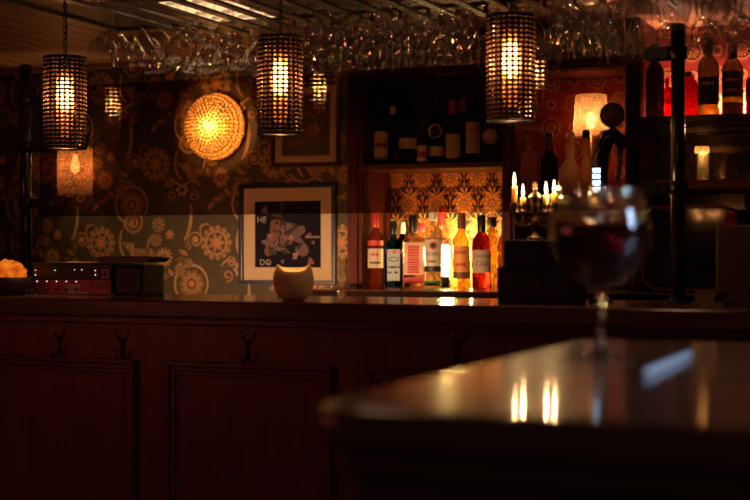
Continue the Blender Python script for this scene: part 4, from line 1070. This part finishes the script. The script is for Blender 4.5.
# amplifier / mixer with red front
YM2 = 3.31
p0 = bar_at(33, YM2); p1 = bar_at(112, YM2); W = p1.x - p0.x; H = wpx(31, 72, YM2); D = .17
t = thing('audio_mixer', ((p0.x + p1.x) / 2, YM2, TOPZ), 'low audio mixer unit with red front panel and tiny lit indicators, beside the left pole', 'audio unit')
MB().box((0, D / 2, H / 2 + .003), (W, D, H - .006), .003).build('casing', BLACK, t)
MB().box((0, D / 2 - .004, H + .002), (W * 1.01, D + .01, .006), .002).build('lid', mat('lid_dark', (.022, .014, .012), .3), t)
fu = MB().box((0, -.003, H * .70), (W * .97, .006, H * .36), .001).build('upper_faceplate', mat('face_black', (.020, .014, .014), .4), t)
fl = MB().box((0, -.003, H * .27), (W * .97, .006, H * .44), .001).build('lower_faceplate', mat('face_red', (.52, .07, .13), .45), t)
kn = mat('knob_dark', (.03, .012, .014), .4)
for k in range(5):
    MB().lathe([(.0048, 0), (.0042, .009), (.001, .010)], 14, (-W * .42 + k * W * .125, -.006, H * .20), rot=rot).build('knob', kn, fl)
def led(xf, zf, col, par, s_=.0016):
    MB().lathe([(s_, 0), (s_ * .8, .0015), (.0003, .002)], 8, (W * xf, -.006, H * zf), rot=rot).build('indicator_light', emit('led_%s' % col, {'w': (.9, 1, .9), 'g': (.3, 1, .5), 'a': (1, .6, .25)}[col], 1.6), par)
for xf, zf, c in ((-.45, .80, 'a'), (-.45, .64, 'w'), (-.20, .80, 'g'), (.05, .82, 'a'), (.14, .82, 'a'), (.31, .80, 'w'), (.31, .66, 'w')): led(xf, zf, c, fu)
for k in range(5): led(-.43 + k * .125, .44, 'w', fl)
MB().box((W * .435, -.0062, H * .70), (W * .09, .0012, H * .30)).build('sticker', mat('sticker_tan', (.50, .36, .28), .6), fu)
MB().box((W * .435, -.0070, H * .70), (W * .045, .0008, H * .17)).build('socket', BLACK, fu)
MB().box((W * .04, -.0066, H * .20), (W * .15, .0016, H * .32)).build('sticker', mat('sticker_pale', (.60, .42, .36), .6), fl)
MB().box((W * .18, -.0066, H * .08), (W * .09, .0012, H * .06)).build('sticker', mat('sticker_green', (.45, .62, .45), .6), fl)
MB().box((W * .36, -.0066, H * .30), (W * .22, .0012, H * .14)).build('name_strip', mat('strip_red', (.28, .05, .06), .5), fl)
# black box with a flat thing on top
YB2 = 3.31
q0 = bar_at(113.5, YB2); q1 = bar_at(142, YB2); W2 = q1.x - q0.x; H2 = wpx(31, 140, YB2)
t = thing('black_box', ((q0.x + q1.x) / 2, YB2 + .061, TOPZ), 'plain black box standing right of the red fronted audio unit', 'box')
MB().box((0, 0, H2 / 2), (W2, .115, H2), .004).build('box_body', mat('matt_black', (.004, .0035, .0035), .6, spec=.2), t)
MB().box((0, -.058, H2 * .5), (W2 * .86, .003, H2 * .8), .001).build('front_grille', mat('grille_black', (.010, .008, .008), .5), t)
f0_ = bar_at(93, YB2); f1_ = bar_at(148, YB2)
t = thing('flat_tray', ((f0_.x + f1_.x) / 2, YB2 + .065, TOPZ + max(H2, H + .005) + .0006), 'thin black flat tray lying across the black box and audio unit', 'tray')
W3 = f1_.x - f0_.x
MB().prism([(-W3 * .42, 0), (W3 * .42, 0), (W3 * .5, .011), (W3 * .49, .014), (-W3 * .49, .014), (-W3 * .5, .011)], -.055, .055).build('tray_body', BLACK, t)
MB().box((0, 0, .0152), (W3 * .86, .09, .002), .0006).build('tray_liner', mat('matt_black', (.004, .0035, .0035), .6), t)

# pale tealight bowl with two peaks
YT = 3.17
s = bar_at(293.5, YT); rb = wpx(20.5, 293, YT); hb = wpx(37, 293, YT)
t = thing('tealight_bowl', s, 'pale rounded tealight bowl with two pointed rim peaks in front of the framed poster', 'bowl', rz=face_cam(s.x, s.y))
def peak(a):
    c = math.cos(a); q = abs(c)            # peaks at left and right
    return (.15 * q ** 4 - .05 + .05 * math.sin(a)) * hb
mb = MB(); seg = 56
prof = [(.28, 0), (.50, .015), (.74, .10), (.91, .26), (1.0, .46), (.99, .62), (.91, .77), (.80, .88)]
rings = []
for k_, (r_, z_) in enumerate(prof + [(.75, .88), (.86, .76), (.93, .60), (.94, .46), (.86, .28), (.6, .12), (.05, .08)]):
    top_ = max(0, (z_ - .62) / .28)
    rings.append([mb.bm.verts.new((r_ * rb * math.cos(2 * math.pi * j / seg), r_ * rb * math.sin(2 * math.pi * j / seg), z_ * hb + peak(2 * math.pi * j / seg) * top_)) for j in range(seg)])
for a_, b_ in zip(rings, rings[1:]):
    for j in range(seg):
        f = mb.bm.faces.new((a_[j], a_[(j + 1) % seg], b_[(j + 1) % seg], b_[j])); f.smooth = True
mb.bm.faces.new(list(reversed(rings[0]))); mb.bm.faces.new(rings[-1])
bowlm = mat('stone_pale', (.80, .55, .30), .6, var=.10, scale=30, bump=.15)
mb.build('bowl', bowlm, t)
cd = MB().lathe([(.016, .09 * hb), (.017, .12 * hb), (.017, .34 * hb), (.016, .36 * hb)], 20).build('tealight', WAX, t)
MB().lathe([(.0008, .36 * hb), (.004, .36 * hb + .006), (.0042, .36 * hb + .011), (.0006, .36 * hb + .026)], 12).build('flame', glow('flame_glow', (1.0, .62, .24), 10), cd)
point('tealight_light', s + Vector((0, 0, hb * .36 + .020)), .12, (1, .5, .2), .006)
# cut glass tumbler vase at the wall side
YV = 3.46
s = bar_at(341.5, YV); rv = wpx(5.8, 341, YV); hv = wpx(38, 341, YV)
mb = MB(); mb.lathe([(rv * .8, 0), (rv * .85, .004), (rv * .8, hv * .3), (rv * .9, hv * .6), (rv, hv), (rv * .88, hv), (rv * .78, hv * .6), (rv * .68, hv * .3), (.001, hv * .12)], 10, smooth=False)
tag(mb.build('cut_glass', glass('cut_glass', (1, .97, .92), 0, 1.5, .5, 160), loc=s), 'narrow clear cut-glass tumbler right of the framed poster', 'glass')

# ================================================================== BLACK CADDY AND CANDELABRA
YK = 3.235
k0 = bar_at(498, YK - .07); k1 = bar_at(572, YK - .07); Wk = k1.x - k0.x
t = thing('bar_caddy', ((k0.x + k1.x) / 2, YK, TOPZ), 'stepped black bar caddy box on the counter under the candelabra', 'box')
h1 = wpx(36, 535, YK); h2 = wpx(63, 535, YK)
MB().box((0, 0, h1 / 2), (Wk, .15, h1), .003).build('lower_box', BLACK, t)
MB().box((.004, .002, (h1 + h2) / 2), (Wk * .90, .138, h2 - h1), .003).build('upper_box', BLACK, t)
for sx in (-1, 0, 1): MB().box((sx * Wk * .3, -.0755, h1 * .5), (Wk * .24, .002, h1 * .62), .0008).build('compartment_front', mat('caddy_front', (.014, .012, .012), .5), t)
# candelabra
cb = Vector((X_at(535, YK), YK, TOPZ + h2 + .0004))
sc_ = wpx(1, 535, YK)     # metres per pixel there
t = thing('candelabra', cb, 'ornate dark brass four-armed candelabra standing on the black caddy', 'candelabra', rz=face_cam(cb.x, cb.y))
MB().lathe([(8.5 * sc_, 0), (8.5 * sc_, 1.2 * sc_), (7.5 * sc_, 3 * sc_), (5.0 * sc_, 4.6 * sc_), (2.2 * sc_, 6.2 * sc_), (1.6 * sc_, 8 * sc_)], 28).build('base', IRON, t)
MB().lathe([(1.5 * sc_, 8 * sc_), (2.6 * sc_, 10 * sc_), (3.6 * sc_, 14 * sc_), (4.8 * sc_, 18 * sc_), (3.2 * sc_, 21 * sc_), (1.7 * sc_, 24 * sc_), (2.4 * sc_, 27 * sc_), (4.0 * sc_, 31 * sc_), (4.6 * sc_, 36 * sc_), (3.4 * sc_, 40 * sc_), (6.2 * sc_, 41.5 * sc_), (6.4 * sc_, 43 * sc_), (4.4 * sc_, 46 * sc_), (2.0 * sc_, 48.5 * sc_), (1.3 * sc_, 50 * sc_)], 24).build('column', IRON, t)
mb = MB(); mb.lathe([(1.2 * sc_, 50 * sc_), (2.0 * sc_, 51.5 * sc_), (1.2 * sc_, 53 * sc_)], 14)
for k in range(4):
    a = math.pi / 2 * k; mb.tube([(0, 0, 53 * sc_), (2.0 * sc_ * math.cos(a), 2.0 * sc_ * math.sin(a), 54.6 * sc_), (1.4 * sc_ * math.cos(a), 1.4 * sc_ * math.sin(a), 56.6 * sc_), (0, 0, 56 * sc_)], .55 * sc_, 6)
mb.lathe([(.3 * sc_, 55.5 * sc_), (.9 * sc_, 57 * sc_), (.2 * sc_, 58.8 * sc_)], 10); mb.build('finial', BRASS, t)
cups = [(-20.5, -4.0, 30.5, 17.0, 5.6, 'tallest ivory candle, leftmost on the candelabra'), (-12.0, 5.0, 30.5, 6.0, 6.2, 'short ivory candle, second from left on the candelabra'),
        (11.0, 5.0, 30.5, 8.5, 6.2, 'short ivory candle just right of the candelabra finial'), (19.0, -4.0, 30.5, 9.5, 6.4, 'ivory candle, rightmost on the candelabra')]
FLM = glow('candle_flame', (1.0, .66, .28), 8)
for (cx_, cyy, cz_, ch, cw_, lb) in cups:
    x_, y_ = cx_ * sc_, cyy * sc_
    mb = MB()
    pts = curve((0, 20), (cx_ * .45, 8), (cx_ * .95, 18), 10) + curve((cx_ * .95, 18), (cx_ * 1.02, 24), (cx_, 27), 5)[1:]
    mb.tube([(p[0] * sc_, y_ * (p[0] / cx_), p[1] * sc_) for p in pts], [1.15 * sc_] * len(pts), 8)
    sp = spiral(cx_ * .55, 19.5, 1.2, 4.2, .4, 1.5 if cx_ > 0 else -1.5, 20); mb.tube([(p[0] * sc_, y_ * .55, p[1] * sc_) for p in sp], .75 * sc_, 6)
    mb.build('arm', IRON, t)
    MB().lathe([(1.6 * sc_, 25 * sc_), (4.6 * sc_, 26.5 * sc_), (6.0 * sc_, 28 * sc_), (5.6 * sc_, 28.6 * sc_), (4.4 * sc_, 28.8 * sc_), (4.0 * sc_, 33 * sc_), (4.7 * sc_, 37 * sc_), (4.2 * sc_, 37 * sc_), (3.5 * sc_, 33 * sc_), (.2 * sc_, 30 * sc_)], 20, (x_, y_, 0)).build('candle_cup', IRON, t)
    M_ = Matrix.Rotation(face_cam(cb.x, cb.y), 3, 'Z')
    wp = cb + M_ @ Vector((x_, y_, 30.3 * sc_))
    cnd = thing('candle', wp, lb, 'candle', 'candles on the candelabra')
    hh = (ch + 6.5) * sc_
    MB().lathe([(cw_ * .46 * sc_, .2 * sc_), (cw_ * .5 * sc_, hh - .6 * sc_), (cw_ * .44 * sc_, hh), (cw_ * .2 * sc_, hh - .5 * sc_)], 20).build('wax_body', WAX, cnd)
    MB().tube([(0, 0, hh - .8 * sc_), (.1 * sc_, 0, hh + 2.2 * sc_)], .28 * sc_, 6).build('wick', BLACK, cnd)
    MB().lathe([(.2 * sc_, hh + .6 * sc_), (1.1 * sc_, hh + 2.6 * sc_), (1.4 * sc_, hh + 4.8 * sc_), (1.05 * sc_, hh + 8 * sc_), (.6 * sc_, hh + 11 * sc_), (.12 * sc_, hh + 13.5 * sc_)], 14).build('flame', FLM, cnd)
    point('candle_light', wp + Vector((0, 0, hh + 5.5 * sc_)), .38, (1, .56, .22), .006)

# ================================================================== BEER TAP
YTP = 3.24
tb = bar_at(601, YTP); s1 = wpx(1, 601, YTP)
t = thing('beer_tap', tb, 'dark curved beer tap column with round badge and lit blue-white sign', 'beer tap', rz=face_cam(tb.x, tb.y))
hz = lambda py: (304 - py) * s1            # height on the column for a row in the photo's scale
MB().lathe([(13 * s1, 0), (13 * s1, 3 * s1), (9 * s1, 5 * s1), (7 * s1, 7 * s1)], 28).build('base_flange', BLACKM, t)
mb = MB(); mb.tube([(0, 0, 6 * s1), (0, 0, hz(175)), (0, 0, hz(156)), (2 * s1, 0, hz(146)), (6 * s1, 0, hz(138)), (13 * s1, -1 * s1, hz(136)), (19 * s1, -2 * s1, hz(140)), (20.5 * s1, -3 * s1, hz(149))], [7 * s1, 7 * s1, 8.5 * s1, 9.5 * s1, 9.5 * s1, 8.5 * s1, 6.5 * s1, 4.5 * s1], 18); mb.build('column', mat('tap_black', (.020, .013, .012), .25, .3, coat=.3), t)
mb = MB(); mb.tube([(19 * s1, -3 * s1, hz(146)), (19 * s1, -4 * s1, hz(158)), (17 * s1, -5 * s1, hz(172)), (16.5 * s1, -5 * s1, hz(181))], [3.4 * s1, 2.8 * s1, 2.4 * s1, 2.2 * s1], 12); mb.build('spout', IRON, t)
mb = MB(); mb.tube([(20 * s1, 0, hz(138)), (25 * s1, -2 * s1, hz(140)), (27 * s1, -2 * s1, hz(146))], [3.5 * s1, 3.2 * s1, 2.2 * s1], 10); mb.build('nozzle_lever', IRON, t)
mb = MB(); mb.tube([(11 * s1, -2 * s1, hz(138)), (11.5 * s1, -3 * s1, hz(124))], [2.6 * s1, 2.2 * s1], 10); mb.build('handle_stem', IRON, t)
bd = MB(); bd.lathe([(12.0 * s1, -3 * s1), (12.6 * s1, -1.5 * s1), (12.6 * s1, 1.5 * s1), (11.5 * s1, 3 * s1), (10.8 * s1, 2.2 * s1), (.2 * s1, 2.4 * s1)], 36, (11 * s1, -3 * s1, hz(115.5)), rot=rot); bd = bd.build('round_badge', mat('badge_rim', (.10, .05, .035), .3, .5), t)
mb = MB(); mb.lathe([(10.2 * s1, 2.4 * s1), (10.0 * s1, 3.0 * s1), (.2 * s1, 3.1 * s1)], 32, (11 * s1, -3 * s1, hz(115.5)), rot=rot); mb.build('badge_face', mat('badge_face', (.22, .10, .06), .35), bd)
mb = MB().box((-4.5 * s1, -8.2 * s1, hz(183)), (9 * s1, 2.4 * s1, 34 * s1), .002); sg = mb.build('sign_panel', BLACK, t)
mb = MB(); g = random.Random(4)
for k in range(4):
    z_ = hz(171 + k * 6.2)
    for q in range(3):
        mb.box((-4.5 * s1 + (q - 1) * 2.5 * s1, -9.5 * s1, z_ + g.uniform(-.6, .6) * s1), (1.9 * s1, .3 * s1, g.uniform(2.6, 5.0) * s1), .0002)
    mb.box((-4.5 * s1, -9.5 * s1, z_ + 1.7 * s1), (7.4 * s1, .3 * s1, 1.1 * s1))
mb.build('lit_marks', emit('sign_blue', (.50, .72, 1.0), 4.5), sg)

# ================================================================== RIGHT OF THE TAP
# rounded dark screen device on the back bar
YX = 4.52
x0_ = at(641, 285, YX); x1_ = at(736, 285, YX); Wd = x1_.x - x0_.x; Hd = at(690, 206, YX).z - BBZ - .004
t = thing('jukebox_monitor', ((x0_.x + x1_.x) / 2, YX + .06, BBZ), 'dark rounded screen device with thin red rim behind the thick pole', 'monitor', rz=0.0)
t.name = 'rounded_monitor'
def rr2(w_, h_, r_, cz_, n=8):
    return [(x, z + cz_) for x, z in [(a[0], a[1]) for a in rrect(-w_ / 2, w_ / 2, -h_ / 2, h_ / 2, r_, n)]]
MB().prism(rr2(Wd, Hd, .055, Hd / 2 + .006), -.05, .09).build('casing', mat('casing_maroon', (.05, .012, .014), .25, coat=.3), t)
mb = MB(); o1 = rr2(Wd * .985, Hd * .985, .053, Hd / 2 + .006); 
mb.tube([(x, -.051, z) for x, z in o1] + [(o1[0][0], -.051, o1[0][1])], .0035, 6, cap=False); mb.build('red_rim', mat('rim_red', (.42, .03, .04), .2), t)
MB().prism(rr2(Wd * .93, Hd * .92, .045, Hd / 2 + .006), -.055, -.048).build('screen', mat('screen_black', (.010, .013, .016), .08, spec=.6), t)
for sx in (-1, 1): MB().box((sx * Wd * .35, .02, .004), (.03, .08, .008), .002).build('foot', BLACK, t)
# brown box (till) in front
YZ = 3.40
z0_ = bar_at(712, YZ - .08); z1_ = bar_at(775, YZ - .08); Wz = z1_.x - z0_.x; Hz = wpx(80, 730, YZ - .08)
t = thing('till_terminal', ((z0_.x + z1_.x) / 2, YZ, TOPZ), 'dark brown upright till terminal on the counter, cut by the right edge', 'till')
MB().box((0, 0, Hz / 2 + .012), (Wz, .045, Hz - .024), .006).build('terminal_back', mat('till_brown', (.085, .040, .028), .45), t)
MB().box((0, .0235, Hz / 2 + .02), (Wz * .9, .004, Hz - .07), .001).build('terminal_screen', BLACK, t)
MB().box((0, 0, .006), (Wz * .7, .12, .012), .003).build('terminal_foot', BLACKM, t)
# red straw tin and bright bottle near the till
e = at(733, 220, 4.46)
t = thing('red_canister', (X_at(731.5, 4.47), 4.47, BBZ), 'red enamel canister standing behind the till terminal', 'canister')
hc = at(733, 211, 4.47).z - BBZ
MB().lathe([(.020, 0), (.021, .004), (.021, hc * .86), (.017, hc * .90)], 24).build('canister_body', mat('enamel_red', (.62, .05, .04), .25), t)
MB().lathe([(.019, hc * .90), (.019, hc * .97), (.010, hc)], 24).build('lid', mat('enamel_red', (.62, .05, .04), .25), t)
bottle(747, 192, 290, 9, 4.475, 'slim clear bottle right of the red canister, near the right edge', g_cl, TALL, cap=(.84, 1, .5, BLACK), zbase=BBZ, grp='odd bottles on the worktop')
# short glasses by the till foot
for i, (px, yy) in enumerate(((705, 3.30), (738, 3.24))):
    o = bpy.data.objects.new('tumbler', tme); COL.objects.link(o); o.location = (X_at(px, yy), yy, TOPZ + .0003); o.scale = (.7, .7, .36)
    tag(o, 'low clear glass on the counter %s' % ('just left of the till terminal' if i == 0 else 'in front of the till terminal'), 'glass', 'low glasses beside the till')
# dark box on the counter behind the tap
# ================================================================== FOREGROUND WINE GLASS AND STRAW
gy = 1.625; gx = X_at(601, gy)
t = thing('wine_glass', (gx, gy, TOPZ), 'large balloon glass of red wine on the foreground table', 'glass')
mb = MB()
o = [(.0005, 0), (.034, 0), (.0365, .0012), (.0362, .0022), (.020, .004), (.009, .008), (.0052, .018), (.0042, .040), (.0046, .066), (.0075, .078), (.020, .086), (.037, .098), (.050, .116), (.0575, .138), (.0590, .152), (.0560, .172), (.0500, .190), (.0455, .203), (.0450, .2045)]
i_ = [(.0443, .203), (.0488, .190), (.0548, .172), (.0577, .152), (.0562, .138), (.0487, .1168), (.0357, .0996), (.019, .0882), (.0005, .0862)]
mb.lathe(o + i_, 48); mb.build('glass_body', CLEAR, t)
mb = MB(); mb.lathe([(.0004, .0868), (.0188, .0888), (.0353, .1001), (.0482, .1171), (.0557, .1381), (.0572, .1515), (.0560, .160), (.0004, .160)], 48)
mb.build('red_wine', glass('wine_liquid', (.20, .008, .012), 0, 1.33), t)
pA = Vector((X_at(640, 1.0), 0, 0))
def on_table(px, py):
    Hc = CZ - TOPZ; d = Hc * F / (py - 250.0); Y = d * (F * CS + (px - 375) * SN) / F
    return Vector((X_at(px, Y), Y, TOPZ))
A, B_ = on_table(642, 378), on_table(689, 357); mid = (A + B_) / 2; dv = B_ - A
t = thing('bar_straw', (mid.x, mid.y, TOPZ), 'thin pale straw lying on the foreground table right of the wine glass', 'straw', rz=math.atan2(dv.y, dv.x))
mb = MB(); hl = dv.length / 2
mb.tube([(-hl, 0, .0042), (hl, 0, .0042)], .0040, 14); mb.build('straw_tube', mat('straw_white', (.85, .85, .88), .35, var=.02), t)
